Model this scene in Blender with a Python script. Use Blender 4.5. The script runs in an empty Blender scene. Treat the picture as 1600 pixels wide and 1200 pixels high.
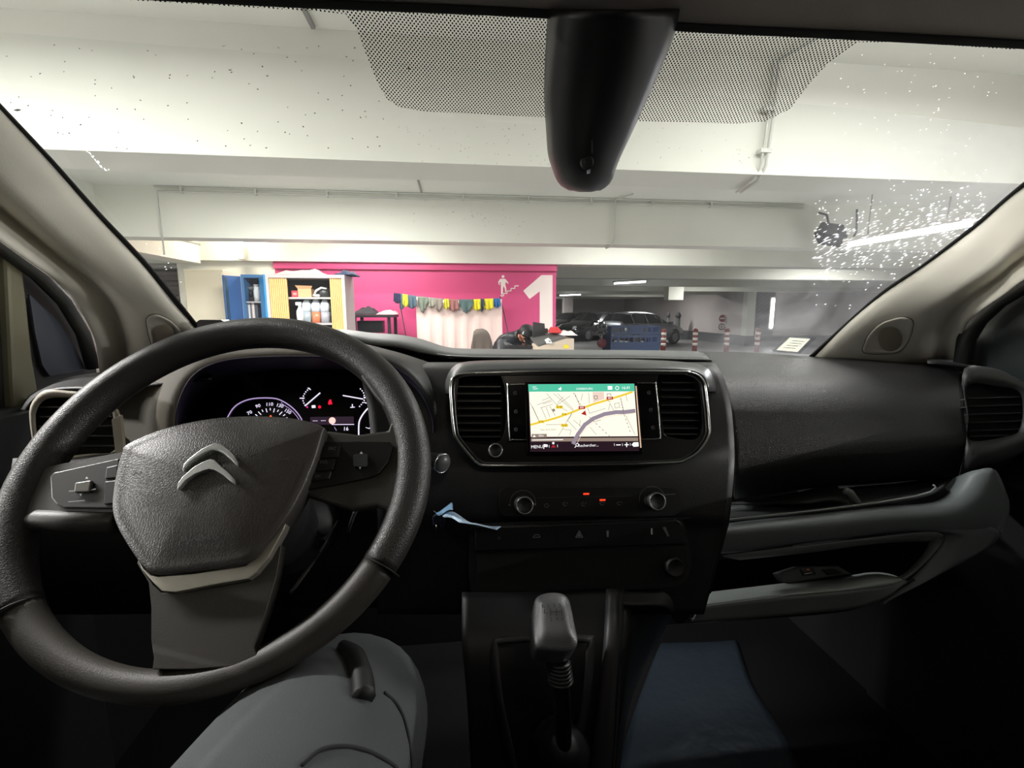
import bpy, bmesh, math, random
from mathutils import Vector, Matrix
from mathutils.geometry import tessellate_polygon
PI = math.pi
random.seed(7)
C = bpy.context.scene.collection
S = bpy.context.scene
V = Vector

# ------------------------------------------------------------------ camera, world, exposure
F = 740.0
PITCH, YAW = 0.15417, 0.11697
CAM = V((0, 0, 1.6))
cd = bpy.data.cameras.new('camera'); cam = bpy.data.objects.new('camera', cd); C.objects.link(cam)
cam.location = CAM; cam.rotation_euler = (PI/2 - PITCH, 0, -YAW)
cd.sensor_width = 36; cd.lens = 36*F/1600; cd.clip_start = 0.02; cd.clip_end = 200
S.camera = cam
w = bpy.data.worlds.new('world'); S.world = w; w.use_nodes = True
w.node_tree.nodes['Background'].inputs[0].default_value = (0.9, 0.95, 1, 1)
w.node_tree.nodes['Background'].inputs[1].default_value = 0.03
S.view_settings.view_transform = 'Standard'; S.view_settings.look = 'None'
S.view_settings.exposure = 0.0; S.view_settings.gamma = 1; S.view_settings.use_curve_mapping = False
# watts of the small cabin lamp; each garage lamp carries its own
P_DOME = .38

FW = V((math.sin(YAW)*math.cos(PITCH), math.cos(YAW)*math.cos(PITCH), -math.sin(PITCH)))
RT = V((math.cos(YAW), -math.sin(YAW), 0)); UP = RT.cross(FW)
def ray(px, py): return RT*((px-800)/F) + UP*((600-py)/F) + FW
def onY(px, py, Y):
    d = ray(px, py); return CAM + d*(Y/d.y)
def onX(px, py, X):
    d = ray(px, py); return CAM + d*(X/d.x)
def onZ(px, py, Z):
    d = ray(px, py); return CAM + d*((Z-CAM.z)/d.z)
class Plane:
    def __init__(s, o, x, y):
        s.o = V(o); s.x = V(x).normalized(); s.y = V(y).normalized(); s.n = s.x.cross(s.y)
    def hit(s, px, py, off=0.0):
        d = ray(px, py); o = s.o + s.n*off
        return CAM + d*((o-CAM).dot(s.n)/d.dot(s.n))
    def uv(s, px, py, off=0.0):
        p = s.hit(px, py, off) - s.o; return (p.dot(s.x), p.dot(s.y))
    def at(s, u, v, off=0.0): return s.o + s.x*u + s.y*v + s.n*off
def Wf(px, py, inset=0.0):      # the curved windscreen: point where the ray meets it
    d = ray(px, py); lo, hi = 0.1, 4.0
    def f(t):
        p = d*t
        return p.y + 0.25*(p.x-.15)**2 - (1.15 - (p.z+.098)*1.11)
    for _ in range(40):
        m = (lo+hi)/2
        if f(m) < 0: lo = m
        else: hi = m
    return CAM + d*(lo - inset)

# ------------------------------------------------------------------ materials
def lin(c): return tuple(((x/255)/12.92 if x/255 <= .04045 else ((x/255+.055)/1.055)**2.4) for x in c)
MATS = {}
def mat(name, col, rough=.5, metal=0.0, bump=0.0, bscale=300, kind='noise', var=0.0, vscale=5, emit=0.0, coat=0.0, spec=.5, trans=0.0, col2=None):
    if name in MATS: return MATS[name]
    m = bpy.data.materials.new(name); m.use_nodes = True; MATS[name] = m
    nt = m.node_tree; b = nt.nodes['Principled BSDF']
    c = lin(col) + (1,)
    b.inputs['Base Color'].default_value = c; b.inputs['Roughness'].default_value = rough
    b.inputs['Metallic'].default_value = metal; b.inputs['Coat Weight'].default_value = coat
    b.inputs['Specular IOR Level'].default_value = spec
    b.inputs['Transmission Weight'].default_value = trans
    if emit > 0:
        b.inputs['Emission Color'].default_value = c; b.inputs['Emission Strength'].default_value = emit
    tc = None
    if bump > 0 or var > 0:
        tc = nt.nodes.new('ShaderNodeTexCoord')
    if var > 0:
        n = nt.nodes.new('ShaderNodeTexNoise'); n.inputs['Scale'].default_value = vscale; n.inputs['Detail'].default_value = 5
        nt.links.new(tc.outputs['Object'], n.inputs['Vector'])
        r = nt.nodes.new('ShaderNodeValToRGB'); k = V(c[:3])
        r.color_ramp.elements[0].position = .3; r.color_ramp.elements[1].position = .7
        r.color_ramp.elements[0].color = tuple(k*(1-var)) + (1,)
        r.color_ramp.elements[1].color = (lin(col2)+(1,)) if col2 else tuple(min(1, q*(1+var*.5)) for q in k) + (1,)
        nt.links.new(n.outputs['Fac'], r.inputs['Fac']); nt.links.new(r.outputs['Color'], b.inputs['Base Color'])
    if bump > 0:
        if kind == 'leather':
            t = nt.nodes.new('ShaderNodeTexVoronoi'); t.feature = 'DISTANCE_TO_EDGE'; t.inputs['Scale'].default_value = bscale
            t.inputs['Randomness'].default_value = 1
            nt.links.new(tc.outputs['Object'], t.inputs['Vector']); out = t.outputs['Distance']
            mr = nt.nodes.new('ShaderNodeMath'); mr.operation = 'MINIMUM'; mr.inputs[1].default_value = .18
            nt.links.new(out, mr.inputs[0]); out = mr.outputs[0]
        else:
            t = nt.nodes.new('ShaderNodeTexNoise'); t.inputs['Scale'].default_value = bscale; t.inputs['Detail'].default_value = 3
            nt.links.new(tc.outputs['Object'], t.inputs['Vector']); out = t.outputs['Fac']
        bp = nt.nodes.new('ShaderNodeBump'); bp.inputs['Strength'].default_value = 1; bp.inputs['Distance'].default_value = bump
        nt.links.new(out, bp.inputs['Height']); nt.links.new(bp.outputs['Normal'], b.inputs['Normal'])
    return m
def emis(name, col, st=1.0):
    if name in MATS: return MATS[name]
    m = bpy.data.materials.new(name); m.use_nodes = True; MATS[name] = m
    nt = m.node_tree; nt.nodes.clear()
    e = nt.nodes.new('ShaderNodeEmission'); e.inputs[0].default_value = lin(col)+(1,); e.inputs[1].default_value = st
    o = nt.nodes.new('ShaderNodeOutputMaterial'); nt.links.new(e.outputs[0], o.inputs[0]); return m

white_paint = mat('white_paint', (226, 227, 216), .75, var=.05, vscale=1.2)
slab_paint = mat('slab_paint', (230, 231, 222), .8, var=.06, vscale=.8)
under_paint = mat('underside_paint', (205, 206, 204), .8)
pink_paint = mat('pink_paint', (206, 74, 126), .45, var=.04, vscale=1.0)
wall_grey = mat('wall_pale', (208, 200, 198), .8, var=.06, vscale=.7)
wall_dark = mat('wall_dark_grey', (70, 74, 74), .7)
asphalt = mat('garage_floor_paint', (122, 122, 122), .45, var=.15, vscale=.9)
galv = mat('galvanised', (190, 192, 188), .4, .6)
pipe_white = mat('pipe_white', (205, 206, 198), .5)
dash_black = mat('dash_grained_plastic', (42, 42, 43), .42, bump=.0009, bscale=420, kind='leather', spec=.5)
pad_grained = mat('pad_grained_plastic', (54, 54, 55), .42, bump=.0018, bscale=380, kind='leather', spec=.55)
dash_smooth = mat('dash_smooth_plastic', (24, 23, 25), .45, bump=.0002, bscale=900)
dash_grey = mat('dash_slate_plastic', (108, 115, 117), .5, bump=.0002, bscale=900)
gloss_black = mat('gloss_black', (7, 7, 8), .12)
matt_black = mat('matt_black', (10, 10, 11), .6)
deep_black = mat('vent_black', (4, 4, 5), .7)
hood_grey = mat('surround_satin_grey', (70, 72, 72), .32)
chrome = mat('satin_chrome', (205, 206, 204), .18, 1.0)
bright_chrome = mat('bright_chrome', (225, 228, 225), .28, .85)
silver_satin = mat('silver_satin', (176, 172, 160), .38, .75)
binnacle = mat('binnacle_plastic_lit', (104, 98, 86), .6, bump=.0003, bscale=700)
leather = mat('wheel_grained_foam', (42, 40, 38), .40, bump=.0006, bscale=430, kind='leather')
airbag_m = mat('airbag_grained_plastic', (54, 51, 48), .40, bump=.00055, bscale=400, kind='leather')
spoke_m = mat('spoke_satin_plastic', (50, 47, 42), .5, bump=.0002, bscale=800)
beige_trim = mat('beige_pillar_plastic', (222, 218, 204), .6, bump=.0002, bscale=600)
beige_dark = mat('beige_speaker_mesh', (150, 140, 124), .8)
seal = mat('black_rubber', (9, 9, 9), .7)
headliner_m = mat('headliner_fabric', (128, 120, 112), .9, bump=.0006, bscale=900)
trouser = mat('grey_trouser_cloth', (66, 70, 71), .85, bump=.0006, bscale=1400, var=.12, vscale=9)
slat_m = mat('vent_slat', (62, 62, 62), .3)
icon_m = mat('grey_print', (120, 120, 122), .6)
icon_bright = mat('white_print', (215, 215, 215), .6)
icon_dark = mat('dark_print', (14, 13, 12), .7)

# ------------------------------------------------------------------ mesh helpers
def root_loc(p):
    while p is not None and p.parent is not None: p = p.parent
    return p.location if p is not None else V((0, 0, 0))
def tag(o, label=None, cat=None, group=None, kind=None):
    if label: o['label'] = label
    if cat: o['category'] = cat
    if group: o['group'] = group
    if kind: o['kind'] = kind
    return o
def thing(name, loc, label, cat, group=None):
    o = bpy.data.objects.new(name, None); C.objects.link(o); o.location = V(loc); o.empty_display_size = .05
    return tag(o, label, cat, group)
def mk(name, verts, faces, m, parent=None, smooth=False, label=None, fm=None):
    verts = [V(v) for v in verts]
    if parent is None:
        xs = [v.x for v in verts]; ys = [v.y for v in verts]; zs = [v.z for v in verts]
        o0 = V(((min(xs)+max(xs))/2, (min(ys)+max(ys))/2, min(zs)))
    else: o0 = root_loc(parent)
    me = bpy.data.meshes.new(name); me.from_pydata([v-o0 for v in verts], [], faces)
    ms = m if isinstance(m, (list, tuple)) else [m]
    for x in ms: me.materials.append(x)
    if fm:
        for p, i in zip(me.polygons, fm): p.material_index = i
    if smooth: me.shade_smooth()
    me.validate(); me.update()
    bm = bmesh.new(); bm.from_mesh(me); bmesh.ops.recalc_face_normals(bm, faces=bm.faces); bm.to_mesh(me); bm.free()
    o = bpy.data.objects.new(name, me); C.objects.link(o)
    if parent is not None: o.parent = parent
    else: o.location = o0
    if label: o['label'] = label
    return o
def bevel(o, w, seg=2):
    b = o.modifiers.new('bevel', 'BEVEL'); b.width = w; b.segments = seg; b.limit_method = 'ANGLE'; b.angle_limit = .6
    return o
def solid(o, t, off=-1):
    b = o.modifiers.new('solidify', 'SOLIDIFY'); b.thickness = t; b.offset = off; return o
class MB:
    def __init__(s): s.v = []; s.f = []; s.m = []
    def add(s, vs, fs, mi=0):
        k = len(s.v); s.v += [V(v) for v in vs]; s.f += [tuple(i+k for i in f) for f in fs]; s.m += [mi]*len(fs); return s
    def box(s, lo, hi, mi=0, R=None, c=None):
        x0, y0, z0 = lo; x1, y1, z1 = hi
        vs = [V((x, y, z)) for z in (z0, z1) for x, y in ((x0, y0), (x1, y0), (x1, y1), (x0, y1))]
        if R is not None: vs = [V(c) + R @ (v-V(c)) for v in vs]
        return s.add(vs, [(0, 3, 2, 1), (4, 5, 6, 7), (0, 1, 5, 4), (1, 2, 6, 5), (2, 3, 7, 6), (3, 0, 4, 7)], mi)
    def tube(s, pts, r, n=8, mi=0, closed=False, cap=True, flat=None):
        pts = [V(p) for p in pts]; N = len(pts); k0 = len(s.v)
        rs = r if isinstance(r, (list, tuple)) else [r]*N
        nrm = None; vs = []; fs = []
        for i, p in enumerate(pts):
            a = pts[(i-1) % N] if (closed or i > 0) else p; b = pts[(i+1) % N] if (closed or i < N-1) else p
            t = (b-a).normalized()
            if nrm is None:
                nrm = t.orthogonal().normalized()
            nrm = (nrm - t*nrm.dot(t)).normalized(); bn = t.cross(nrm)
            for j in range(n):
                an = 2*PI*j/n; vs.append(p + (nrm*math.cos(an) + bn*math.sin(an))*rs[i])
        M = N if closed else N-1
        for i in range(M):
            for j in range(n):
                a = i*n+j; b = i*n+(j+1) % n; c = ((i+1) % N)*n+(j+1) % n; d = ((i+1) % N)*n+j
                fs.append((a, b, c, d))
        if cap and not closed:
            fs.append(tuple(range(n))[::-1]); fs.append(tuple((N-1)*n+j for j in range(n)))
        return s.add(vs, fs, mi)
    def prism(s, poly, n, depth, mi=0):     # poly: 3D points, front face; extruded along -n
        poly = [V(p) for p in poly]; k = len(poly); n = V(n)
        vs = poly + [p-n*depth for p in poly]
        tris = tessellate_polygon([poly])
        fs = [tuple(t) for t in tris] + [tuple(i+k for i in t[::-1]) for t in tris]
        fs += [(i, (i+1) % k, (i+1) % k+k, i+k) for i in range(k)]
        return s.add(vs, fs, mi)
    def prism_holes(s, outer, holes, n, depth, mi=0):
        loops = [[V(p) for p in outer]] + [[V(p) for p in h] for h in holes]; n = V(n)
        allp = [p for l in loops for p in l]; K = len(allp); tris = tessellate_polygon(loops)
        vs = allp + [p-n*depth for p in allp]; fs = [tuple(t) for t in tris] + [tuple(i+K for i in t[::-1]) for t in tris]; o = 0
        for l in loops:
            k = len(l); fs += [(o+i, o+(i+1) % k, o+(i+1) % k+K, o+i+K) for i in range(k)]; o += k
        return s.add(vs, fs, mi)
    def flat(s, poly, mi=0):
        poly = [V(p) for p in poly]
        return s.add(poly, [tuple(t) for t in tessellate_polygon([poly])], mi)
    def lathe(s, c, ax, prof, n=20, mi=0):     # prof: (radius, height along ax)
        c = V(c); ax = V(ax).normalized(); a = ax.orthogonal().normalized(); b = ax.cross(a); vs = []; fs = []
        for r, h in prof:
            for j in range(n):
                t = 2*PI*j/n; vs.append(c + ax*h + (a*math.cos(t)+b*math.sin(t))*r)
        for i in range(len(prof)-1):
            for j in range(n): fs.append((i*n+j, i*n+(j+1) % n, (i+1)*n+(j+1) % n, (i+1)*n+j))
        fs.append(tuple(range(n))[::-1]); fs.append(tuple((len(prof)-1)*n+j for j in range(n)))
        return s.add(vs, fs, mi)
    def build(s, name, m, parent=None, smooth=False, label=None, bev=0):
        o = mk(name, s.v, s.f, m, parent, smooth, label, s.m if isinstance(m, (list, tuple)) else None)
        if bev: bevel(o, bev)
        return o
def box(name, lo, hi, m, parent=None, bev=0, label=None):
    return MB().box(lo, hi).build(name, m, parent, label=label, bev=bev)
def cr(p, n):      # Catmull-Rom resample of a polyline, n points, by arc length
    p = [V(q) for q in p]
    if len(p) == 2: return [p[0].lerp(p[1], i/(n-1)) for i in range(n)]
    e = [p[0]*2-p[1]] + p + [p[-1]*2-p[-2]]; out = []
    for i in range(1, len(e)-2):
        for k in range(12):
            t = k/12; a, b, c, d = e[i-1], e[i], e[i+1], e[i+2]
            out.append(.5*((2*b)+(c-a)*t+(2*a-5*b+4*c-d)*t*t+(3*b-a-3*c+d)*t**3))
    out.append(p[-1])
    L = [0]
    for i in range(1, len(out)): L.append(L[-1]+(out[i]-out[i-1]).length)
    res = []; j = 0
    for k in range(n):
        s = L[-1]*k/(n-1)
        while j < len(L)-2 and L[j+1] < s: j += 1
        sg = L[j+1]-L[j]; res.append(out[j].lerp(out[j+1], (s-L[j])/sg if sg > 1e-9 else 0))
    return res
def loft(name, curves, m, parent=None, n=24, rows=0, thick=0.0, label=None, off=-1, smooth=True):
    cs = [cr(c, n) for c in curves]
    if rows: cs = list(map(list, zip(*[cr([c[i] for c in cs], rows) for i in range(n)])))
    vs = [p for c in cs for p in c]; R = len(cs)
    fs = [(i*n+j, i*n+j+1, (i+1)*n+j+1, (i+1)*n+j) for i in range(R-1) for j in range(n-1)]
    o = mk(name, vs, fs, m, parent, smooth, label)
    if thick: solid(o, thick, off)
    return o
def pts(l, Y=None): return [onY(q[0], q[1], q[2] if len(q) > 2 else Y) for q in l]
def plate(name, pl, px, off, depth, m, parent, bev=0, label=None, smooth=False):
    o = MB().prism([pl.hit(x, y, off) for x, y in px], pl.n, depth).build(name, m, parent, label=label)
    if bev: bevel(o, bev)
    return o
def rrect(x0, y0, x1, y1, r, k=4):
    out = []
    for cx, cy, a in ((x1-r, y0+r, -90), (x1-r, y1-r, 0), (x0+r, y1-r, 90), (x0+r, y0+r, 180)):
        for i in range(k+1):
            t = math.radians(a+90*i/k); out.append((cx+r*math.cos(t), cy+r*math.sin(t)))
    return out
def closed2(px, n):       # smooth closed pixel outline
    P = [V((x, y, 0)) for x, y in px]; K = len(P); out = []
    for i in range(K):
        a, b, c, d = P[i-1], P[i], P[(i+1) % K], P[(i+2) % K]
        for k in range(n):
            t = k/n; q = .5*((2*b)+(c-a)*t+(2*a-5*b+4*c-d)*t*t+(3*b-a-3*c+d)*t**3); out.append((q.x, q.y))
    return out
def dome(name, pl, px, m, parent, h0, hd, depth=.006, rings=8, label=None, pw=2.0):
    uv = [pl.uv(x, y, h0) for x, y in px]; cu = sum(u for u, v in uv)/len(uv); cv = sum(v for u, v in uv)/len(uv)
    vs = []; n = len(uv); fs = []
    prof = [(1, h0-depth), (1, h0)] + [(1-(i+1)/rings, h0+hd*(1-(1-(i+1)/rings)**pw)) for i in range(rings-1)]
    prof.insert(2, (.985, h0+hd*.12+.0012))
    for s, h in prof:
        vs += [pl.at(cu+(u-cu)*s, cv+(v-cv)*s, h) for u, v in uv]
    R = len(prof)
    for i in range(R-1):
        for j in range(n): fs.append((i*n+j, i*n+(j+1) % n, (i+1)*n+(j+1) % n, (i+1)*n+j))
    vs.append(pl.at(cu, cv, h0+hd)); k = len(vs)-1
    for j in range(n): fs.append(((R-1)*n+j, (R-1)*n+(j+1) % n, k))
    return mk(name, vs, fs, m, parent, True, label)
def text_polys(s, size=1.0):
    cu = bpy.data.curves.new('t', 'FONT'); cu.body = s; cu.size = size; cu.align_x = 'CENTER'; cu.align_y = 'CENTER'; cu.resolution_u = 2
    o = bpy.data.objects.new('t', cu); C.objects.link(o); dg = bpy.context.evaluated_depsgraph_get(); dg.update()
    me = bpy.data.meshes.new_from_object(o.evaluated_get(dg))
    r = ([v.co.copy() for v in me.vertices], [tuple(p.vertices) for p in me.polygons])
    bpy.data.objects.remove(o); bpy.data.curves.remove(cu); bpy.data.meshes.remove(me); return r
class Decal(MB):      # flat print / lit marks on a real surface, placed where they stand
    def __init__(s, pl, off): super().__init__(); s.pl = pl; s.off = off; s.mats = []
    def mi(s, m):
        if m not in s.mats: s.mats.append(m)
        return s.mats.index(m)
    def poly(s, px, m, lift=0):
        s.flat([s.pl.hit(x, y, s.off+lift) for x, y in px], s.mi(m)); return s
    def line(s, px, w, m, lift=0, closed=False):
        P = [V((x, y, 0)) for x, y in px]
        if closed: P.append(P[0])
        for a, b in zip(P, P[1:]):
            d = (b-a).normalized()*(w/2); q = V((-d.y, d.x, 0)); a2 = a-d*.6; b2 = b+d*.6
            s.poly([(a2+q)[:2], (b2+q)[:2], (b2-q)[:2], (a2-q)[:2]], m, lift)
        return s
    def disc(s, x, y, r, m, lift=0, n=18): return s.poly([(x+r*math.cos(2*PI*i/n), y+r*math.sin(2*PI*i/n)) for i in range(n)], m, lift)
    def arc(s, x, y, r, w, a0, a1, m, lift=0, n=20):
        return s.line([(x+r*math.cos(math.radians(a0+(a1-a0)*i/n)), y+r*math.sin(math.radians(a0+(a1-a0)*i/n))) for i in range(n+1)], w, m, lift)
    def text(s, t, x, y, size, m, lift=0, rot=0, sx=1.0):
        vs, fs = text_polys(t); o = s.pl.hit(x, y, s.off+lift); k = size/F*((o-CAM).dot(FW))
        c, sn = math.cos(rot), math.sin(rot)
        s.add([o + s.pl.x*((v.x*c*sx-v.y*sn)*k) + s.pl.y*((v.x*sn*sx+v.y*c)*k) for v in vs], fs, s.mi(m)); return s
    def done(s, name, parent, label=None):
        return s.build(name, s.mats, parent, label=label)
def struct(o): o['kind'] = 'structure'; return o
ZC = lambda x0, y0, s, l: [(x0+x/s, y0+y/s) for x, y in l]

# ================================================================== THE GARAGE
struct(box('floor', (-16, -6, -.2), (18, 52, 0), asphalt))
ceil = struct(MB().box((-16, -6, 2.86), (18, 52, 3.1)).build('ceiling', slab_paint))
struct(box('wall_left', (-16.3, -6, 0), (-16, 52, 3), wall_grey))
struct(box('wall_back', (-16, 52, 0), (18, 52.3, 3), wall_grey))
struct(box('wall_front', (-16, -6.3, 0), (18, -6, 3), wall_grey))
# right-hand walls: pale above, dark grey below
def banded(name, lo, hi, zb=.47):
    a = MB().box((lo[0], lo[1], zb), hi).build(name, wall_grey); struct(a)
    k = .012
    MB().box((lo[0]-k, lo[1]-k, 0), (hi[0]+k, hi[1]+k, zb)).build('painted_band', wall_dark, a)
    return a
banded('wall_right', (13, 20.35, 0), (13.3, 36, 2.86))
banded('wall_right_return', (13.3, 20, 0), (18, 20.3, 2.86))
banded('wall_end', (2, 36, 0), (13, 36.3, 2.86), .5)
struct(box('wall_far_right', (18, -6, 0), (18.3, 20, 3), wall_grey))
def beam(y0, y1, x0, x1, zb, zt=2.86, lip=False, m=None):
    b = MB().box((x0, y0, zb), (x1, y1, zt))
    if lip:
        b.box((x0, y0-.012, zb), (x1, y0, zb+.03))
    return struct(b.build('ceiling_beam', m or white_paint))
b1 = onY(712, 257, 2.45); zb1 = b1.z
beam(2.45, 2.75, -9, 9, zb1, lip=True)
zb2 = onY(712, 378, 5.5).z
beam(5.5, 5.78, -3.62, 18, zb2)
zb3 = onY(712, 411, 7.45).z
beam(7.45, 7.85, -4.0, 18, zb3)
for i, (yy, zz) in enumerate(((11.2, 2.36), (14.6, 2.36), (18.4, 2.36), (22.4, 2.37), (27, 2.38), (32, 2.38))):
    beam(yy, yy+.4, -16, 13 if yy > 20 else 18, zz)
# left: long beam running away from us, and the white wall piece it meets
struct(box('ceiling_beam', (-3.95, 2.75, onX(300, 409, -3.62).z), (-3.62, 7.45, 2.86), white_paint))
for yy in (4.2, 9.0, 9.9): beam(yy, yy+.35, -16, -4.0, 2.4)
# recessed joints in the slab
for x0, y0, y1 in ((-.62, 1.2, 2.43), (-.35, 3.0, 5.4)):
    MB().box((x0, y0, 2.845), (x0+.018, y1, 2.861)).build('slab_joint', mat('joint_grey', (150, 150, 146), .8), ceil)
# pink wall with its returned end
yP = 7.56
pl_x0 = onY(430, 430, yP).x; pl_x1 = onY(869, 450, yP).x
pw = struct(MB().box((pl_x0, yP, 0), (pl_x1, yP+.25, zb3)).build('wall_middle', pink_paint))
MB().box((pl_x0, yP-.05, zb3-.10), (pl_x1, yP, zb3)).build('upper_ledge', pink_paint, pw)
struct(box('wall_middle_left', (-4.0, yP, 0), (pl_x0, yP+.25, zb3), white_paint))
zlow = onY(400, 423, yP).z
# "1" and the stairs pictogram painted on the pink wall
PW = Plane((0, yP-.003, 1.6), (1, 0, 0), (0, 0, 1))
sign_white = mat('sign_white', (238, 226, 220), .6)
Z6 = lambda l: ZC(600, 380, 5.714, l)
Decal(PW, 0).poly(Z6([(1405, 285), (1505, 285), (1505, 1150), (1390, 1150), (1390, 430), (1300, 498), (1243, 425)]), sign_white).done('painted_number', pw, 'big white figure 1')
d = Decal(PW, 0)
hx, hy = Z6([(1063, 298)])[0]; d.disc(hx, hy, 2.3, sign_white)
d.poly(Z6([(1042, 318), (1082, 318), (1096, 334), (1113, 357), (1108, 364), (1086, 345), (1084, 372), (1092, 400), (1094, 436), (1082, 436), (1078, 405), (1064, 380), (1062, 420), (1060, 458), (1046, 458), (1044, 380), (1040, 345), (1030, 352), (1036, 372), (1028, 374), (1018, 350), (1030, 328)]), sign_white)
d.line(Z6([(1038, 470), (1068, 470), (1068, 448), (1100, 448), (1100, 426), (1134, 426), (1134, 404), (1168, 404), (1168, 381), (1200, 381)]), 1.5, sign_white)
d.done('stairs_pictogram', pw, 'white person walking up stairs')

# ---- pipes and lamps
def pipe(pl_, r, name, label, group=None, m=pipe_white):
    b = MB(); b.tube(pl_, r, 8)
    o = b.build(name, m, None, True); tag(o, label, 'pipe', group); return o
y2 = 5.47
cp = thing('cable_conduit', onY(250, 395, y2), 'thin white conduit running along the second ceiling beam and down its left corner', 'pipe')
A_ = onY(240, 291, y2); B_ = onY(1255, 330, y2)
zc = A_.z
MB().tube([A_, V((B_.x, y2, zc))], .009, 8).build('pipe_run', pipe_white, cp, True)
MB().tube([V((B_.x, y2, zc-.045)), A_+V((.03, 0, -.045)), V((A_.x+.03, y2, onY(252, 398, y2).z))], .009, 8).build('pipe_run', pipe_white, cp, True)
for k in range(9):
    x = A_.x + .25 + k*.72
    MB().box((x, y2-.014, zc-.06), (x+.02, y2+.028, zc+.015)).build('pipe_clip', pipe_white, cp)
q = [onX(175, 350, -3.6), onX(365, 393, -3.6)]
pipe([V((-3.605, p.y, p.z)) for p in q], .014, 'cable_conduit', 'grey conduit along the left side beam leading to the round lamp', m=mat('conduit_grey', (160, 160, 158), .5))
y1 = 2.42
pp = [onZ(1330, 52, 2.845), onY(1214, 126, y1), onY(1207, 200, y1), onY(1196, 268, y1), onY(1196, 270, y1)]
b = [V((pp[1].x+.35, .9, 2.84)), V((pp[1].x, y1, 2.84)), V((pp[1].x, y1, 2.62)), V((pp[3].x, y1, zb1+.04))]
e = onY(1140, 304, 2.75); b += [V((pp[3].x, y1+.05, zb1-.02)), V((e.x+.05, 2.72, zb1-.02))]
cpt = thing('drain_pipe', b[3], 'white pipe coming down the nearest ceiling beam right of the mirror housing', 'pipe')
MB().tube(b, .008, 8).build('pipe_run', pipe_white, cpt, True)
MB().tube([p+V((-.028, 0, 0)) for p in b[1:]], .006, 8).build('pipe_run', pipe_white, cpt, True)
for z in (zb1+.30, zb1+.1): MB().box((b[3].x-.04, y1-.012, z), (b[3].x+.02, y1+.03, z+.02)).build('pipe_clip', pipe_white, cpt)
q = [onY(975, 298, y2-.15), onY(961, 312, y2), onY(960, 340, y2), onY(958, 378, y2), onY(945, 388, y2+.25)]
pipe([V((q[1].x+.1, y2-.3, 2.84)), V((q[1].x, y2-.005, 2.84)), V((q[1].x, y2-.005, zb2+.05)), V((q[1].x-.02, y2-.005, zb2-.015)), V((q[4].x, y2+.2, zb2-.02))], .010, 'drain_pipe', 'thin white pipe crossing the second ceiling beam below the mirror housing')

tube_glow = emis('tube_glow', (250, 250, 255), 15)
def tube_lamp(c, dirv, L, watts, label, group=None, glow=None, down=True, col=(1, .98, .95)):
    c = V(c); dv = V(dirv).normalized(); t = thing('tube_lamp', c, label, 'lamp', group)
    sd = dv.cross(V((0, 0, 1))).normalized(); u = V((0, 0, 1))
    b = MB(); P = [c+dv*s*L/2+sd*k*.05+u*h for h in (.0, .045) for s, k in ((-1, -1), (1, -1), (1, 1), (-1, 1))]
    b.add(P, [(0, 3, 2, 1), (4, 5, 6, 7), (0, 1, 5, 4), (1, 2, 6, 5), (2, 3, 7, 6), (3, 0, 4, 7)])
    b.build('housing', white_paint, t, bev=.006)
    MB().tube([c-dv*L*.47-u*.03, c+dv*L*.47-u*.03], .02, 10).build('tube', glow or tube_glow, t, True)
    for s in (-1, 1):
        MB().tube([c+dv*s*L*.47-u*.03, c+dv*s*L*.492-u*.03], .023, 10).build('end_cap', white_paint, t, True)
    if c.z < 2.7:
        for s in (-1, 1): MB().tube([c+dv*s*L*.3+u*.04, V(((c+dv*s*L*.3).x, (c+dv*s*L*.3).y, 2.86))], .008, 6).build('hanger', galv, t, True)
    ld = bpy.data.lights.new('lamp_light', 'AREA'); ld.shape = 'RECTANGLE'; ld.size = L; ld.size_y = .1; ld.energy = watts; ld.color = col
    lo = bpy.data.objects.new('lamp_light', ld); C.objects.link(lo); lo.parent = t; lo.location = (0, 0, -.06)
    lo.rotation_euler = (0, 0, math.atan2(dv.y, dv.x))
    return t
tube_lamp((-2.0, 1.0, 2.80), (1, 0, 0), 1.5, 140, 'tube lamp on the ceiling just ahead of the van, left', 'ceiling lamps above the van')
tube_lamp((1.9, 1.5, 2.80), (1, 0, 0), 1.5, 34, 'tube lamp on the ceiling just ahead of the van, right', 'ceiling lamps above the van')
tube_lamp((-1.3, 3.9, 2.80), (1, 0, 0), 1.5, 145, 'tube lamp between the first and second ceiling beams, left', 'ceiling lamps above the van')
tube_lamp((-1.2, 6.45, 2.80), (1, 0, 0), 1.5, 62, 'tube lamp behind the second beam lighting the pink wall', 'ceiling lamps above the van')
tube_lamp((2.6, 6.45, 2.80), (1, 0, 0), 1.5, 38, 'tube lamp behind the second beam over the desk', 'ceiling lamps above the van')
tube_lamp((7.2, .1, 2.76), (0, 1, 0), 1.5, 950, 'unseen tube lamp added far off the passenger side to light the cabin', 'ceiling lamps above the van')  # added out of view; shines through the side window onto the left pillar
tube_lamp((-7.0, -.3, 2.76), (0, 1, 0), 1.5, 1150, 'unseen tube lamp added far off the driver side to light the cabin', 'ceiling lamps above the van')  # added out of view; shines through the driver window onto the right pillar
n_ = onZ(1322, 384, 2.3); f_ = onZ(1532, 348, 2.3)
tube_lamp((n_+f_)/2+V((0, 0, .03)), (f_-n_), (f_-n_).length, 150, 'long bright tube lamp at right, seen through the wet part of the windscreen', col=(.95, .95, 1), glow=emis('tube_glow_bright', (252, 248, 255), 16))
p_ = onY(984, 440, 13.6); tube_lamp(V((p_.x, 13.6, p_.z)), (.5, -.8, 0), 1.2, 45, 'glowing tube lamp hanging above the parked silver car')
p_ = onY(891, 460, 21.5); tube_lamp(V((p_.x, 21.5, p_.z)), (.5, -.8, 0), 1.4, 50, 'small distant tube lamp just right of the pink wall')
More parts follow.
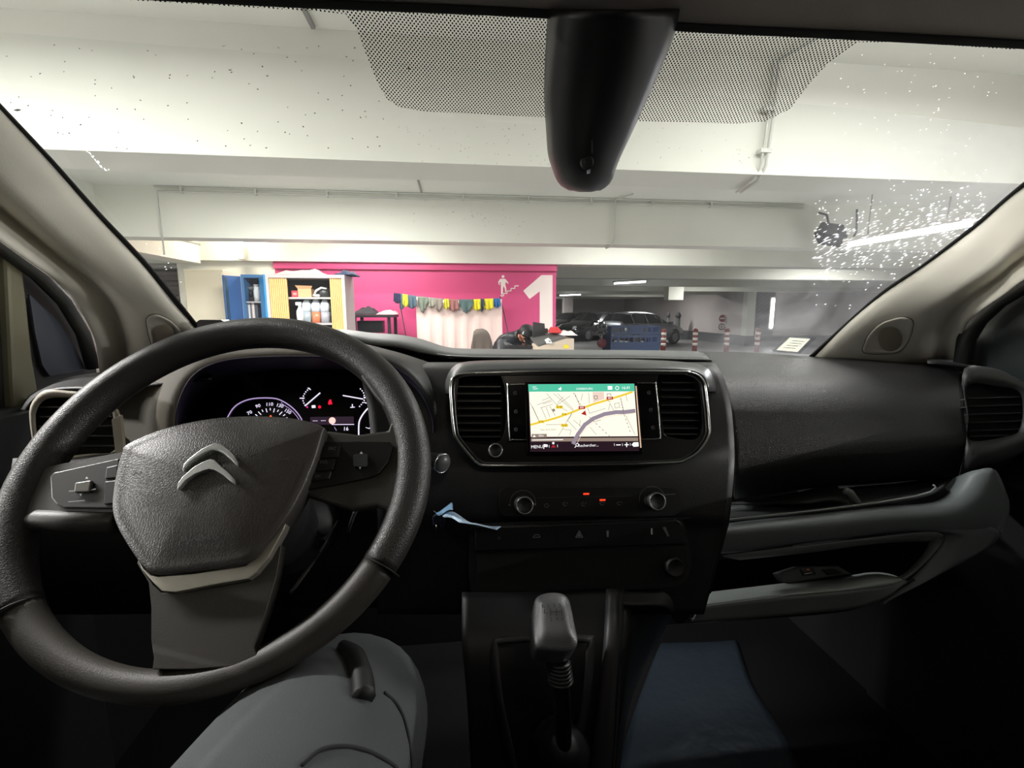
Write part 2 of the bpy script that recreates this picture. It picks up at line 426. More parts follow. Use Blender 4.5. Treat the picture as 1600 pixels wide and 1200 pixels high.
for x, y, nm_ in ((9, 10, 'over the bollards'), (9.5, 16.5, 'nearest the right-hand wall'), (-8, 8.4, 'left, above the roller shutter'), (10, 24.5, 'behind the silver car'), (5, 30, 'deepest, behind the black cars')):
    tube_lamp((x, y, 2.8), (1, 0, 0), 1.5, 95, 'tube lamp between the distant ceiling beams, ' + nm_, 'tube lamps deep in the garage')
# upright lamp on the right-hand column
p_ = onY(1203, 490, 20.0)
t = thing('wall_lamp', V((p_.x, 19.93, onY(1203, 515, 20).z)), 'tall upright glowing lamp on the pale wall at right', 'lamp')
MB().box((p_.x-.06, 19.93, onY(1203, 515, 20).z), (p_.x+.16, 20.0, onY(1203, 464, 20).z)).build('housing', white_paint, t)
MB().box((p_.x+.0, 19.90, onY(1203, 512, 20).z), (p_.x+.12, 19.93, onY(1203, 467, 20).z)).build('diffuser', tube_glow, t)
cl = struct(box('column', (12.9, 20.0, 0), (14.2, 20.34, 2.86), white_paint)); 
MB().box((12.89, 19.99, 0), (14.21, 20.35, .47)).build('painted_band', wall_dark, cl)
# round bulb lamp at left
pb = onY(373, 382, 7.3); t = thing('bulb_lamp', pb+V((0, .0, -.09)), 'round glowing lamp on a white box above the blue cabinet', 'lamp')
MB().box((pb.x-.05, 7.30, pb.z-.2), (pb.x+.05, 7.40, pb.z-.02)).build('mount_box', white_paint, t, bev=.01)
MB().lathe(pb+V((0, .0, -.04)), (0, 0, 1), [(.02, 0), (.05, .02), (.065, .06), (.05, .10), (.015, .125)], 14).build('bulb', emis('bulb_glow', (255, 244, 210), 14), t, True)
ld = bpy.data.lights.new('bulb_light', 'POINT'); ld.energy = 18; ld.color = (1, .9, .72); ld.shadow_soft_size = .07
lo = bpy.data.objects.new('bulb_light', ld); C.objects.link(lo); lo.parent = t; lo.location = (0, -.14, .12)
# black box camera near the bright tube
pc = onY(1298, 367, 5.2); t = thing('ceiling_camera', pc+V((0, 0, .2)), 'black angular box hanging in front of the second beam beside the bright tube', 'camera')
R = Matrix.Rotation(.6, 3, 'Y') @ Matrix.Rotation(.5, 3, 'Z')
MB().box(pc-V((.115, .13, .085)), pc+V((.115, .13, .085)), R=R, c=pc).build('body', matt_black, t, bev=.02)
MB().tube([pc+V((-.10, -.02, -.0)), pc+V((-.19, -.04, 0))], .03, 10).build('lens', gloss_black, t, True)
MB().tube([pc, pc+V((.05, .15, .25)), V((pc.x+.05, 5.48, pc.z+.3))], .012, 8).build('bracket', matt_black, t, True)
pipe([onY(1339, 327, 5.45), onY(1338, 362, 5.45), onY(1333, 372, 5.42)], .012, 'cable', 'short dark cable hanging on the second beam beside the black camera box', m=matt_black)['category'] = 'cable'

# ---- cabinets at left
grey_metal = mat('cabinet_grey_metal', (176, 170, 168), .5)
oak = mat('tambour_oak', (226, 178, 112), .55, var=.08, vscale=6)
inside = mat('cabinet_dark_inside', (66, 68, 70), .7)
yC = 5.35
def cabinet_shell(name, x0, x1, y0, y1, z1, m, label, cat='cabinet', group=None):
    t = thing(name, ((x0+x1)/2, y0, 0), label, cat, group)
    MB().box((x0, y0, .0), (x0+.03, y1, z1)).build('side_panel', m, t)
    MB().box((x1-.03, y0, .0), (x1, y1, z1)).build('side_panel', m, t)
    MB().box((x0+.03, y1-.02, .0), (x1-.03, y1, z1-.035)).build('back_panel', inside, t)
    MB().box((x0+.03, y0, z1-.035), (x1-.03, y1, z1)).build('top_panel', m, t)
    MB().box((x0+.03, y0, 0), (x1-.03, y1-.02, .06)).build('plinth', m, t)
    return t
xa = onY(417, 470, yC).x; xb = onY(540, 470, yC).x; zt = onY(480, 429, yC).z
t = cabinet_shell('tambour_cabinet', xa, xb, yC, yC+.45, zt, grey_metal, 'tall grey cabinet with half-open oak roller doors and shelves of bottles')
xl = onY(449, 470, yC).x; xr = onY(516, 470, yC).x
def tambour(x0, x1, n):
    tb = MB().box((x0, yC+.03, .06), (x1, yC+.036, zt-.035)).build('roller_door', oak, t)
    w_ = (x1-x0)/n
    for k in range(n):
        MB().box((x0+k*w_+.002, yC+.015, .06), (x0+(k+1)*w_-.002, yC+.03, zt-.035)).build('slat', oak, tb)
tambour(xa+.03, xl, 9); tambour(xr, xb-.03, 7)
zs = [onY(480, 464, yC).z, onY(480, 505, yC).z, .8, .45]
for z in zs: MB().box((xa+.03, yC+.06, z-.02), (xb-.03, yC+.43, z)).build('shelf', grey_metal, t)
CABT = zt
def jug(px, w, h, liquid, label):
    z = zs[1]; x = onY(px, 490, yC+.15).x; y = yC+.17
    t = thing('plastic_jug', (x, y, z), label, 'jug', None)
    hw = w/2
    b = MB(); sec = [(1, 0), (1, .62), (.92, .72), (.45, .9), (.2, .95), (.2, 1.0)]
    lev = .42
    for mi, (s0, s1) in ((0, (0, lev)), (1, (lev, 1))): pass
    def ring(s, z_): return [V((x+hw*s*a, y+.07*s*bb, z+h*z_)) for a, bb in ((-1, -.7), (-.8, -1), (.8, -1), (1, -.7), (1, .7), (.8, 1), (-.8, 1), (-1, .7))]
    def body(profile):
        vs = []; fs = []
        for s, zz in profile: vs += ring(s, zz)
        for i in range(len(profile)-1):
            for j in range(8): fs.append((i*8+j, i*8+(j+1) % 8, (i+1)*8+(j+1) % 8, (i+1)*8+j))
        fs.append(tuple(range(8))[::-1]); fs.append(tuple((len(profile)-1)*8+j for j in range(8))); return MB().add(vs, fs)
    body([(.97, 0), (.97, lev)]).build('liquid', liquid, t, True)
    body([(1, lev), (1, .62), (.9, .72), (.5, .87), (.25, .9)]).build('jug_body', mat('jug_clear_plastic', (205, 214, 220), .3), t, True)
    MB().lathe((x, y, z+h*.9), (0, 0, 1), [(.022, 0), (.022, h*.07), (.02, h*.08)], 12).build('cap', mat('cap_white', (230, 230, 230), .5), t, True)
    return t
jug(480.5, .094, .29, mat('liquid_grey', (150, 160, 166), .3), 'white jug of grey liquid beside the spray bottle')
jug(495, .094, .29, mat('liquid_orange', (206, 120, 84), .3), 'jug of orange liquid, middle one on the cabinet shelf')
jug(509, .094, .29, mat('liquid_pale', (160, 162, 170), .3), 'jug of pale liquid next to the right roller door')
x = onY(469, 490, yC+.1).x; y = yC+.1; z = zs[1]
t = thing('spray_bottle', (x, y, z), 'white spray bottle left of the jugs', 'bottle')
wp = mat('bottle_white', (225, 228, 228), .4)
MB().lathe((x, y, z), (0, 0, 1), [(.035, 0), (.038, .1), (.036, .13), (.015, .17), (.014, .19)], 14).build('bottle_body', wp, t, True)
MB().box((x-.04, y-.012, z+.19), (x+.02, y+.012, z+.225)).build('trigger_head', wp, t, bev=.004)
t = thing('small_red_box', (onY(463, 460, yC+.15).x, yC+.15, zs[0]), 'small red box on the upper cabinet shelf', 'box')
x = onY(463, 460, yC+.15).x
MB().box((x-.035, yC+.1, zs[0]), (x+.035, yC+.18, zs[0]+.07)).build('carton', mat('red_card', (190, 50, 60), .6), t, bev=.003)
MB().box((x-.02, yC+.098, zs[0]+.02), (x+.02, yC+.1, zs[0]+.05)).build('label_print', mat('pink_card', (225, 140, 140), .6), t)
x = onY(478, 455, yC+.15).x
t = thing('cardboard_box', (x, yC+.15, zs[0]), 'open cardboard box on the upper cabinet shelf beside the red box', 'box')
cbm = mat('cardboard', (214, 164, 120), .7)
MB().box((x-.07, yC+.1, zs[0]), (x+.07, yC+.24, zs[0]+.09)).build('carton', cbm, t, bev=.003)
MB().add([(x-.07, yC+.1, zs[0]+.09), (x+.07, yC+.1, zs[0]+.09), (x+.09, yC+.08, zs[0]+.12), (x-.09, yC+.08, zs[0]+.125)], [(0, 1, 2, 3)]).build('flap', cbm, t)
x = onY(505, 457, yC+.15).x
t = thing('welding_mask', (x, yC+.17, zs[0]), 'black and white face mask lying on the upper cabinet shelf', 'mask')
MB().lathe((x, yC+.17, zs[0]), (.2, -.3, 1), [(.06, 0), (.075, .04), (.06, .09), (.02, .115)], 14).build('shell', mat('mask_dark', (50, 52, 50), .4), t, True)
MB().tube([(x-.08, yC+.1, zs[0]+.03), (x-.05, yC+.07, zs[0]+.07), (x, yC+.08, zs[0]+.1), (x+.05, yC+.1, zs[0]+.09)], .012, 8).build('strap', wp, t, True)
MB().tube([(x-.09, yC+.1, zs[0]+.02), (x-.02, yC+.07, zs[0]+.015)], .014, 8).build('respirator', wp, t, True)
def cloth_pile(name, x0, x1, y0, y1, z, h, m, label, cat='cloth', seed=1, par=None, n=14):
    rnd = random.Random(seed); vs = []; fs = []
    ph = [rnd.uniform(0, 6) for _ in range(6)]
    for i in range(n+1):
        for j in range(n+1):
            u, v = i/n, j/n; e = min(u, 1-u, v, 1-v)*4; e = min(1, e)
            a = .5+.5*math.sin(u*9+ph[0])*math.cos(v*7+ph[1]); bq = .5+.5*math.sin(u*17+v*13+ph[2])
            vs.append((x0+(x1-x0)*(u+.02*math.sin(v*9+ph[3])), y0+(y1-y0)*v, z+.004+h*e*(.35+.45*a+.2*bq)))
    for i in range(n):
        for j in range(n): k = i*(n+1)+j; fs.append((k, k+1, k+n+2, k+n+1))
    b = MB().add(vs, fs); o = mk(name, b.v, b.f, m, par, True); solid(o, .004, -1)
    if par is None: tag(o, label, cat)
    elif label: o['label'] = label
    return o
cloth_pile('folded_cloth', onY(425, 428, yC).x, onY(505, 428, yC).x, yC+.05, yC+.4, CABT, .07, mat('cloth_beige', (206, 190, 178), .9), 'beige cloth heaped on top of the grey roller cabinet', seed=3)
cloth_pile('folded_cloth', onY(520, 428, yC).x, onY(551, 428, yC).x, yC+.05, yC+.4, CABT, .06, mat('cloth_navy', (50, 62, 92), .9), 'navy blue cloth on the right end of the grey roller cabinet', seed=5)

# blue metal cabinet, doors open
blue_m = mat('cabinet_blue_paint', (60, 112, 158), .35); blue_b = mat('cabinet_bright_blue', (52, 150, 216), .35)
yB = 5.75
x0 = onY(379, 470, yB).x; x1 = onY(410, 470, yB).x; zt = onY(395, 429, yB).z
t = cabinet_shell('blue_cabinet', x0, x1+.01, yB, yB+.4, zt, blue_m, 'blue metal cabinet standing open with books and bottles inside')
zS = onY(395, 471, yB).z
for z in (zS, onY(395, 500, yB).z, .7): MB().box((x0+.03, yB+.02, z-.015), (x1-.02, yB+.38, z)).build('shelf', grey_metal, t)
# doors
a0 = V((x0, yB, 0)); a1 = onY(353, 470, yB-.18); a1 = V((a1.x, yB-.18, 0))
dv = (a1-a0).normalized(); nn = V((dv.y, -dv.x, 0)); 
dm = blue_m
b = MB(); P = [a0, a1, a1+nn*.03, a0+nn*.03]; b.add([p for p in P]+[p+V((0, 0, zt-.02)) for p in P], [(0, 3, 2, 1), (4, 5, 6, 7), (0, 1, 5, 4), (1, 2, 6, 5), (2, 3, 7, 6), (3, 0, 4, 7)])
dr = b.build('door', mat('cabinet_blue_gloss', (58, 92, 140), .22), t, bev=.004)
a2 = a0.lerp(a1, .82); b = MB(); P = [a2-nn*.004, a1-nn*.004, a1-nn*.001, a2-nn*.001]
b.add([p+V((0, 0, .1)) for p in P]+[p+V((0, 0, zt-.04)) for p in P], [(0, 3, 2, 1), (4, 5, 6, 7), (0, 1, 5, 4), (1, 2, 6, 5), (2, 3, 7, 6), (3, 0, 4, 7)]).build('door_edge', mat('dark_blue_edge', (40, 66, 84), .5), dr)
c0 = V((x1+.01, yB, 0)); c1 = V((onY(418, 470, yB-.38).x, yB-.36, 0)); dv = (c1-c0).normalized(); nn = V((dv.y, -dv.x, 0))
P = [c0, c1, c1+nn*.03, c0+nn*.03]; b = MB().add([p for p in P]+[p+V((0, 0, zt-.02)) for p in P], [(0, 3, 2, 1), (4, 5, 6, 7), (0, 1, 5, 4), (1, 2, 6, 5), (2, 3, 7, 6), (3, 0, 4, 7)])
b.build('door', blue_b, t, bev=.004, label='bright blue door seen nearly edge on')
for k, (px, w_, h_, cc) in enumerate(((387, .05, .2, (150, 84, 60)), (392, .018, .2, (225, 222, 214)), (395, .02, .19, (120, 120, 128)), (398, .03, .2, (226, 214, 206)), (403, .03, .17, (70, 74, 84)))):
    x = onY(px, 486, yB+.1).x; zz = onY(395, 500, yB).z
    tb = thing('book', (x, yB+.1, zz), ['brown', 'white', 'grey', 'cream', 'dark grey'][k]+' binder on the lower shelf of the blue cabinet', 'book', 'binders in the blue cabinet')
    MB().box((x-w_/2+.002, yB+.062, zz+.004), (x+w_/2-.002, yB+.22, zz+h_-.004)).build('pages', wp, tb)
    MB().box((x-w_/2, yB+.06, zz), (x+w_/2, yB+.064, zz+h_)).add([(x-w_/2, yB+.06, zz), (x-w_/2, yB+.22, zz), (x-w_/2, yB+.22, zz+h_), (x-w_/2, yB+.06, zz+h_)], [(0, 1, 2, 3)]).add([(x+w_/2, yB+.06, zz), (x+w_/2, yB+.22, zz), (x+w_/2, yB+.22, zz+h_), (x+w_/2, yB+.06, zz+h_)], [(0, 1, 2, 3)]).build('cover', mat('book%d' % k, cc, .6), tb)
x = onY(400, 458, yB+.1).x
t = thing('bottle', (x, yB+.12, zS), 'white bottle on the upper shelf of the blue cabinet', 'bottle')
MB().lathe((x, yB+.12, zS), (0, 0, 1), [(.035, 0), (.035, .12), (.028, .15), (.03, .17)], 12).build('bottle_body', wp, t, True)
MB().lathe((x, yB+.12, zS+.17), (0, 0, 1), [(.028, 0), (.028, .025)], 12).build('cap', grey_metal, t, True)
x = onY(390, 460, yB+.1).x
t = thing('power_drill', (x, yB+.12, zS), 'dark power tool on the upper shelf of the blue cabinet', 'tool')
MB().box((x-.06, yB+.09, zS), (x+.05, yB+.15, zS+.05)).build('battery', matt_black, t, bev=.006)
MB().tube([(x, yB+.12, zS+.05), (x+.01, yB+.12, zS+.13)], .02, 8).build('grip', matt_black, t, True)
MB().tube([(x-.07, yB+.12, zS+.15), (x+.05, yB+.12, zS+.15)], [.018, .03], 10).build('motor_housing', mat('tool_grey', (70, 74, 76), .5), t, True)

# beige cabinet at far left
x0 = onY(289, 450, 5.9).x; x1 = onY(351, 450, 5.9).x; zt = onY(320, 421, 5.9).z
t = thing('beige_cabinet', ((x0+x1)/2, 5.9, 0), 'plain beige metal cabinet side at the far left under the round lamp', 'cabinet')
bg = mat('cabinet_beige_metal', (205, 196, 172), .38)
MB().box((x0, 5.9, 0), (x1, 6.35, zt)).build('carcass', bg, t, bev=.006)
MB().box((x0+.01, 5.885, .06), (x1-.01, 5.9, zt-.03)).build('front_panel', bg, t, bev=.004)
# roller shutter far left
p0 = onY(215, 440, 10.5); t = thing('roller_shutter', (p0.x-.9, 10.6, 0), 'grey slatted roller shutter in the gap beside the left pillar', 'shutter')
for k in range(25):
    z = 2.37-k*.095; MB().box((-8.6, 10.45-.02*(k % 2), z-.085), (-4.6, 10.5, z)).build('slat', mat('shutter_grey', (150, 144, 138), .5), t)
p0 = onY(283, 485, 8.5); t = thing('equipment_case', (p0.x, 8.6, 0), 'dark object standing on the floor behind the beige cabinet', 'box')
MB().box((p0.x-.7, 8.4, 0), (p0.x+.25, 9.0, onY(283, 468, 8.5).z)).build('case', wall_dark, t, bev=.02)
MB().box((p0.x-.4, 8.36, 1.0), (p0.x-.2, 8.4, 1.06)).build('latch', galv, t)

# ---- workstand, rags, sheet, desk, man
yT = 6.9; zT = onY(580, 492, yT).z
x0 = onY(548, 492, yT).x; x1 = onY(617, 492, yT).x
t = thing('work_stand', ((x0+x1)/2, yT+.2, 0), 'narrow dark metal stand with clothes on top against the pink wall', 'table')
dm_ = mat('dark_metal', (46, 46, 48), .45, .3)
MB().box((x0, yT, zT-.035), (x1, yT+.45, zT)).build('table_top', dm_, t, bev=.004)
for lx, ly in ((x0+.02, yT+.02), (x0+.05, yT+.4), (x1-.11, yT+.02), (x1-.07, yT+.4)):
    MB().box((lx, ly, 0), (lx+.045, ly+.03, zT-.035)).build('leg', dm_, t)
MB().box((x0+.04, yT+.2, 1.28), (x0+.4, yT+.4, 1.45)).build('drawer_box', dm_, t)
cloth_pile('dark_jacket', x0+.02, x0+.36, yT+.05, yT+.35, zT, .12, mat('cloth_dark', (44, 40, 44), .9), 'dark jacket heaped on the left end of the metal stand', 'jacket', 11)
cloth_pile('pink_cloth', x0+.34, x1+.03, yT+.0, yT+.4, zT, .07, mat('cloth_pink', (214, 160, 158), .9), 'pale pink cloth spread on the right end of the metal stand', 'cloth', 12)
# washing line
yL = 7.15
pA = onY(618, 460, yL); pB = onY(783, 468, yL)
t = thing('drying_rack', (pA.x, yL, 0), 'thin dark washing line on slanted poles holding rags and a sheet', 'rack')
for a, b_ in (((624, 470), (637, 540)), ((781, 462), (800, 545))):
    q0 = onY(*a, yL); q1 = onY(*b_, yL); dd = (q1-q0)/(q0.z-q1.z); q2 = q0+dd*(q0.z-.02)
    MB().tube([q0, V((q2.x, yL, .01))], .007, 6).build('pole', dm_, t, True)
MB().tube([pA.lerp(pB, i/12)+V((0, 0, -.05*math.sin(PI*i/12))) for i in range(13)], .004, 6).build('line', dm_, t, True)
def lz(x): s = (x-pA.x)/(pB.x-pA.x); return pA.z+(pB.z-pA.z)*s-.05*math.sin(PI*max(0, min(1, s)))
def drape(name, x0, x1, zl, zlow_pts, m, label, cat, group, folds, amp, y0, n=24, seed=0, rows=10):
    rnd = random.Random(seed); ph = rnd.uniform(0, 6); vs = []; fs = []
    for i in range(rows+1):
        v = i/rows
        for j in range(n+1):
            u = j/n; x = x0+(x1-x0)*u
            k = u*(len(zlow_pts)-1); a = int(min(k, len(zlow_pts)-2)); zlw = zlow_pts[a]+(zlow_pts[a+1]-zlow_pts[a])*(k-a)
            z = zl(x)+.006 - v*(zl(x)-zlw)
            y = y0 - .009 - amp*v*(.5+.5*math.sin(u*folds*2*PI+ph+.6*math.sin(v*3)))*(1 if v > .05 else .3)
            vs.append((x+amp*.3*v*math.sin(u*folds*4*PI+ph), y, z))
    for i in range(rows):
        for j in range(n): k = i*(n+1)+j; fs.append((k, k+1, k+n+2, k+n+1))
    o = mk(name, vs, fs, m, None, True); solid(o, .003, 0); tag(o, label, cat, group); return o
zlow_ = onY(700, 560, yL).z
x0 = onY(650, 480, yL).x; x1 = onY(784, 480, yL).x
drape('hanging_sheet', x0, x1, lambda x: lz(x), [zlow_-.1]*3, mat('sheet_pale_pink', (238, 214, 206), .9), 'large pale pink sheet hanging from the washing line', 'sheet', None, 7, .045, yL, 90, 4)
rags = [(94, 160, 545, 'navy', (26, 30, 62)), (142, 182, 600, 'slate', (70, 92, 104)), (172, 222, 578, 'yellow', (226, 214, 40)), (216, 292, 592, 'slate', (88, 108, 108)), (300, 392, 628, 'grey green', (112, 122, 108)),
        (388, 452, 578, 'pale grey', (140, 142, 128)), (444, 528, 620, 'taupe', (138, 130, 120)), (536, 580, 596, 'yellow green', (196, 190, 50)), (574, 662, 615, 'mauve', (150, 100, 96)),
        (668, 796, 635, 'teal grey', (80, 104, 102)), (794, 862, 608, 'yellow', (222, 212, 36)), (848, 894, 628, 'dark slate', (58, 70, 82)), (888, 974, 600, 'yellow', (224, 214, 40)), (974, 1034, 582, 'blue', (44, 104, 160))]
where = ['at the left end of the washing line', 'second from the left on the washing line', 'next to the slate one at the left of the washing line', 'at the left edge of the pale sheet', 'hanging over the left part of the pale sheet', 'between the grey green and the taupe ones', 'left of the first half-hidden yellow green one', 'tucked beside the mauve one', 'in the middle of the washing line', 'hanging in a point right of the mauve one', 'right of the pointed teal grey one', 'between the two bright yellow ones over the sheet', 'next to the blue one at the right end', 'at the right end of the washing line']
for k, (a, b_, zb_, nm, cc) in enumerate(rags):
    xa = onY(600+a/5.714, 470, yL).x; xb = onY(600+b_/5.714, 470, yL).x
    z1 = onY(700, 380+zb_/5.714, yL).z
    up_ = .75 if nm in ('teal grey', 'grey green', 'taupe', 'dark slate') else .25
    zt_ = lz((xa+xb)/2)
    prof = [z1+(zt_-z1)*up_, z1+(zt_-z1)*up_*.3, z1, z1+(zt_-z1)*up_*.4, z1+(zt_-z1)*up_]
    drape('rag', xa, xb, lambda x: lz(x)+.015, prof, mat('rag_'+nm.replace(' ', '_'), cc, .9, bump=.001, bscale=300), nm+' rag '+where[k], 'rag', 'rags on the washing line', 2, .03, yL-.045, 14, k, 8)
# grey jacket draped on chair
yJ = 6.4; c = onY(754, 530, yJ)
t = thing('draped_chair', (c.x, yJ+.1, 0), 'chair back covered by a grey jacket in front of the pale sheet', 'chair')
prof = [(736, 545), (739, 528), (741, 518), (748, 515.5), (755, 515), (762, 519), (767, 528), (771, 545)]
jm = mat('jacket_grey', (118, 108, 100), .95, bump=.002, bscale=60)
top = pts(prof, yJ); far = pts(prof, yJ+.16)
top = [V((p.x, p.y, max(p.z, .3))) for p in top]
vsj = [[p+V((.012*math.sin(i*2.1+r*1.3), .03*math.sin(i*1.7+r), 0)) for i, p in enumerate(cr(top, 16))] for r in range(2)]
loft('jacket', [cr(top, 16), [p+V((0, -.02*math.sin(i*2.), 0)) for i, p in enumerate([q+V((0, .06, .012)) for q in cr(top, 16)])], [q+V((0, .14, 0)) for q in cr(top, 16)]], jm, t, 16, thick=.004)
b = MB(); ct = cr(top, 16); base = [V((c.x+(p.x-c.x)*.9, yJ-.01+.02*math.sin(i*1.9), p.z)) for i, p in enumerate(ct)]
zl_ = 1.0
vs = []; fs = []
for r in range(6):
    f = r/5
    for i, p in enumerate(ct): vs.append(V((p.x, yJ-.004-.018*math.sin(i*1.9)*f, p.z*(1-f)+zl_*f)))
for r in range(5):
    for i in range(15): k = r*16+i; fs.append((k, k+1, k+17, k+16))
solid(mk('jacket_front', vs, fs, jm, t, True), .004)
for sx in (-.15, .13):
    MB().tube([(c.x+sx, yJ+.08, 0), (c.x+sx, yJ+.08, 1.0)], .014, 8).build('leg', dm_, t, True)
MB().box((c.x-.2, yJ+.02, .55), (c.x+.18, yJ+.14, .59)).build('seat', dm_, t, bev=.01)

# skinned bodies
def skin(name, joints, edges, m, parent, sub=2, label=None, root=0):
    o0 = root_loc(parent); me = bpy.data.meshes.new(name)
    me.from_pydata([V(j[:3])-o0 for j in joints], edges, []); me.materials.append(m)
    o = bpy.data.objects.new(name, me); C.objects.link(o); o.parent = parent
    s = o.modifiers.new('skin', 'SKIN'); s.use_smooth_shade = True
    for i, j in enumerate(joints):
        r = j[3]; me.skin_vertices[0].data[i].radius = (r, j[4] if len(j) > 4 else r); me.skin_vertices[0].data[i].use_root = (i == root)
    u = o.modifiers.new('subsurf', 'SUBSURF'); u.levels = sub; u.render_levels = sub
    if label: o['label'] = label
    return o
skin_m = mat('skin', (196, 132, 104), .5)
jk = mat('black_puffer_jacket', (34, 37, 42), .38, bump=.006, bscale=25)
yM = 6.1
H = onY(822, 524, yM-.15)                     # head centre
B1 = onY(806, 527, yM+.12)                    # upper back
t = thing('person', (B1.x-.1, yM+.5, 0), 'person in black cap and black padded jacket bent forward over the desk', 'person')
pel = V((B1.x-.22, yM+.45, .92)); ch = V((B1.x, B1.y, B1.z-.05)); nk = ch.lerp(H, .62)
hd = H
sh = [ch+V((-.17, -.02, -.02)), ch+V((.15, -.06, -.07))]
el = [ch+V((-.20, -.22, -.24)), ch+V((.22, -.25, -.26))]
ha = [ch+V((.02, -.42, -.30)), ch+V((.20, -.48, -.30))]
kn = [pel+V((-.1, -.12, -.43)), pel+V((.12, -.1, -.43))]; ft = [pel+V((-.12, .0, -.86)), pel+V((.14, .02, -.86))]
toe = [f+V((0, -.15, -.03)) for f in ft]
hump = onY(803, 523, yM+.05)
J = [(*pel, .13, .11), (*(pel.lerp(ch, .5)+V((0, 0, .06))), .12, .10), (*ch, .15, .11), (*nk, .055), (*hd.lerp(nk, .3), .06), (*(hd+V((0, -.03, 0))), .085),
     (*sh[0], .065), (*el[0], .045), (*ha[0], .03), (*sh[1], .065), (*el[1], .045), (*ha[1], .03),
     (*kn[0], .06), (*ft[0], .04), (*toe[0], .035), (*kn[1], .06), (*ft[1], .04), (*toe[1], .035)]
E_ = [(0, 1), (1, 2), (2, 3), (3, 4), (4, 5), (2, 6), (6, 7), (7, 8), (2, 9), (9, 10), (10, 11), (0, 12), (12, 13), (13, 14), (0, 15), (15, 16), (16, 17)]
for hI, base in ((8, ha[0]), (11, ha[1])):      # five fingers each
    for k in range(5):
        sx = (k-2)*.018; L = (.05, .075, .085, .078, .06)[k]
        if k == 0: q1, q2 = base+V((-.04, -.02, -.01)), base+V((-.055, -.05, -.02))
        else: q1, q2 = base+V((sx, -.05-L*.4, .0)), base+V((sx, -.05-L, -.02))
        J += [(*q1, .009), (*q2, .008)]; n0 = len(J)-2; E_ += [(hI, n0), (n0, n0+1)]
skin('body', J, E_, skin_m, t)
JJ = [(*(pel+V((0, 0, .02))), .18, .16), (*(pel.lerp(ch, .5)+V((0, 0, .07))), .20, .17), (*hump, .19, .14), (*hump.lerp(hd, .62), .11, .10), (*sh[0], .12), (*el[0], .085), (*el[0].lerp(ha[0], .85), .065), (*sh[1], .12), (*el[1], .085), (*el[1].lerp(ha[1], .85), .065)]
skin('jacket', JJ, [(0, 1), (1, 2), (2, 3), (2, 4), (4, 5), (5, 6), (2, 7), (7, 8), (8, 9)], jk, t)
tr_ = [(*pel, .15, .12), (*kn[0], .085), (*ft[0].lerp(kn[0], .1), .07), (*kn[1], .085), (*ft[1].lerp(kn[1], .1), .07)]
skin('trousers', tr_, [(0, 1), (1, 2), (0, 3), (3, 4)], mat('dark_cloth', (34, 36, 42), .9), t)
capd = V((.42, -.45, .80)).normalized()
hc = hd+V((.008, -.02, .025))
MB().lathe(hc-capd*.005, capd, [(.104, -.01), (.112, .02), (.108, .06), (.08, .095), (.035, .112), (.004, .116)], 20).build('cap', mat('black_cap', (22, 24, 25), .6), t, True)
xs = V((1, 0, 0)); fwd = V((.25, -.8, -.75)).normalized(); sd = fwd.cross(V((0, 0, 1))).normalized(); upn = sd.cross(fwd)
b = MB()
b.add([hc+fwd*.08+sd*.085+upn*.0, hc+fwd*.17+sd*.05-upn*.01, hc+fwd*.185-upn*.012, hc+fwd*.17-sd*.05-upn*.01, hc+fwd*.08-sd*.085+upn*.0], [(0, 1, 2, 3, 4)])
solid(b.build('cap_peak', MATS['black_cap'], t), .006)
# logo patch, face
fp = Plane(hc+V((-.055, -.098, .01)), (1, .3, -.6), (.5, -.1, .8)); 
b = MB().prism([fp.at(-.016, -.02), fp.at(.016, -.02), fp.at(.016, .02), fp.at(-.016, .02)], fp.n, .004).build('cap_patch', wp, t)
fc = hd+V((-.035, -.075, -.05))
MB().tube([fc+V((-.0, -.0, .02)), fc+V((.005, -.035, -.02)), fc+V((.005, -.02, -.03))], [.009, .014, .006], 8).build('nose', skin_m, t, True)
for s in (-1, 1):
    MB().lathe(fc+V((.032*s, .004, .018)), (0, -1, -.3), [(.010, 0), (.008, .006), (.002, .009)], 10).build('eye', mat('eye_dark', (30, 24, 22), .3), t, True)
    MB().lathe(hd+V((.088*s, .01, -.01)), (s, 0, 0), [(.022, -.01), (.026, .004), (.016, .014)], 10).build('ear', skin_m, t, True)
MB().tube([fc+V((-.025, -.008, -.055)), fc+V((.002, -.018, -.058)), fc+V((.028, -.008, -.055))], .006, 6).build('mouth', mat('lip', (150, 80, 72), .5), t, True)

# desk, monitor, things on it
yD = 5.3
q = [onY(849, 541, yD), onY(897, 529, yD)]
xL, xR = onY(842, 541, yD).x, onY(897, 535, yD).x; zD = onY(890, 529, yD).z
t = thing('counter', ((xL+xR)/2, yD+.35, 0), 'beige counter with a sloping grey top and yellow sticker', 'counter')
ctm = mat('counter_beige', (206, 190, 170), .55); 
zA = onY(846, 541, yD).z
b = MB(); P = [(xL, 0), (xR, 0), (xR, zD), (onY(881, 529, yD).x, zD-.0), (xL, zA)]
b.prism([V((x, yD, z)) for x, z in P], (0, -1, 0), .5).build('carcass', ctm, t, bev=.004)
xm = onY(881, 529, yD).x
MB().add([(xL-.02, yD-.01, zA+.002), (xm, yD-.01, zD+.002), (xm, yD+.55, zD+.035), (xL-.02, yD+.55, zA+.06), (xL-.02, yD-.01, zA+.02), (xm, yD-.01, zD+.02), (xm, yD+.55, zD+.055), (xL-.02, yD+.55, zA+.08)], [(0, 3, 2, 1), (4, 5, 6, 7), (0, 1, 5, 4), (1, 2, 6, 5), (2, 3, 7, 6), (3, 0, 4, 7)]).build('sloping_top', mat('counter_grey', (96, 96, 94), .5), t)
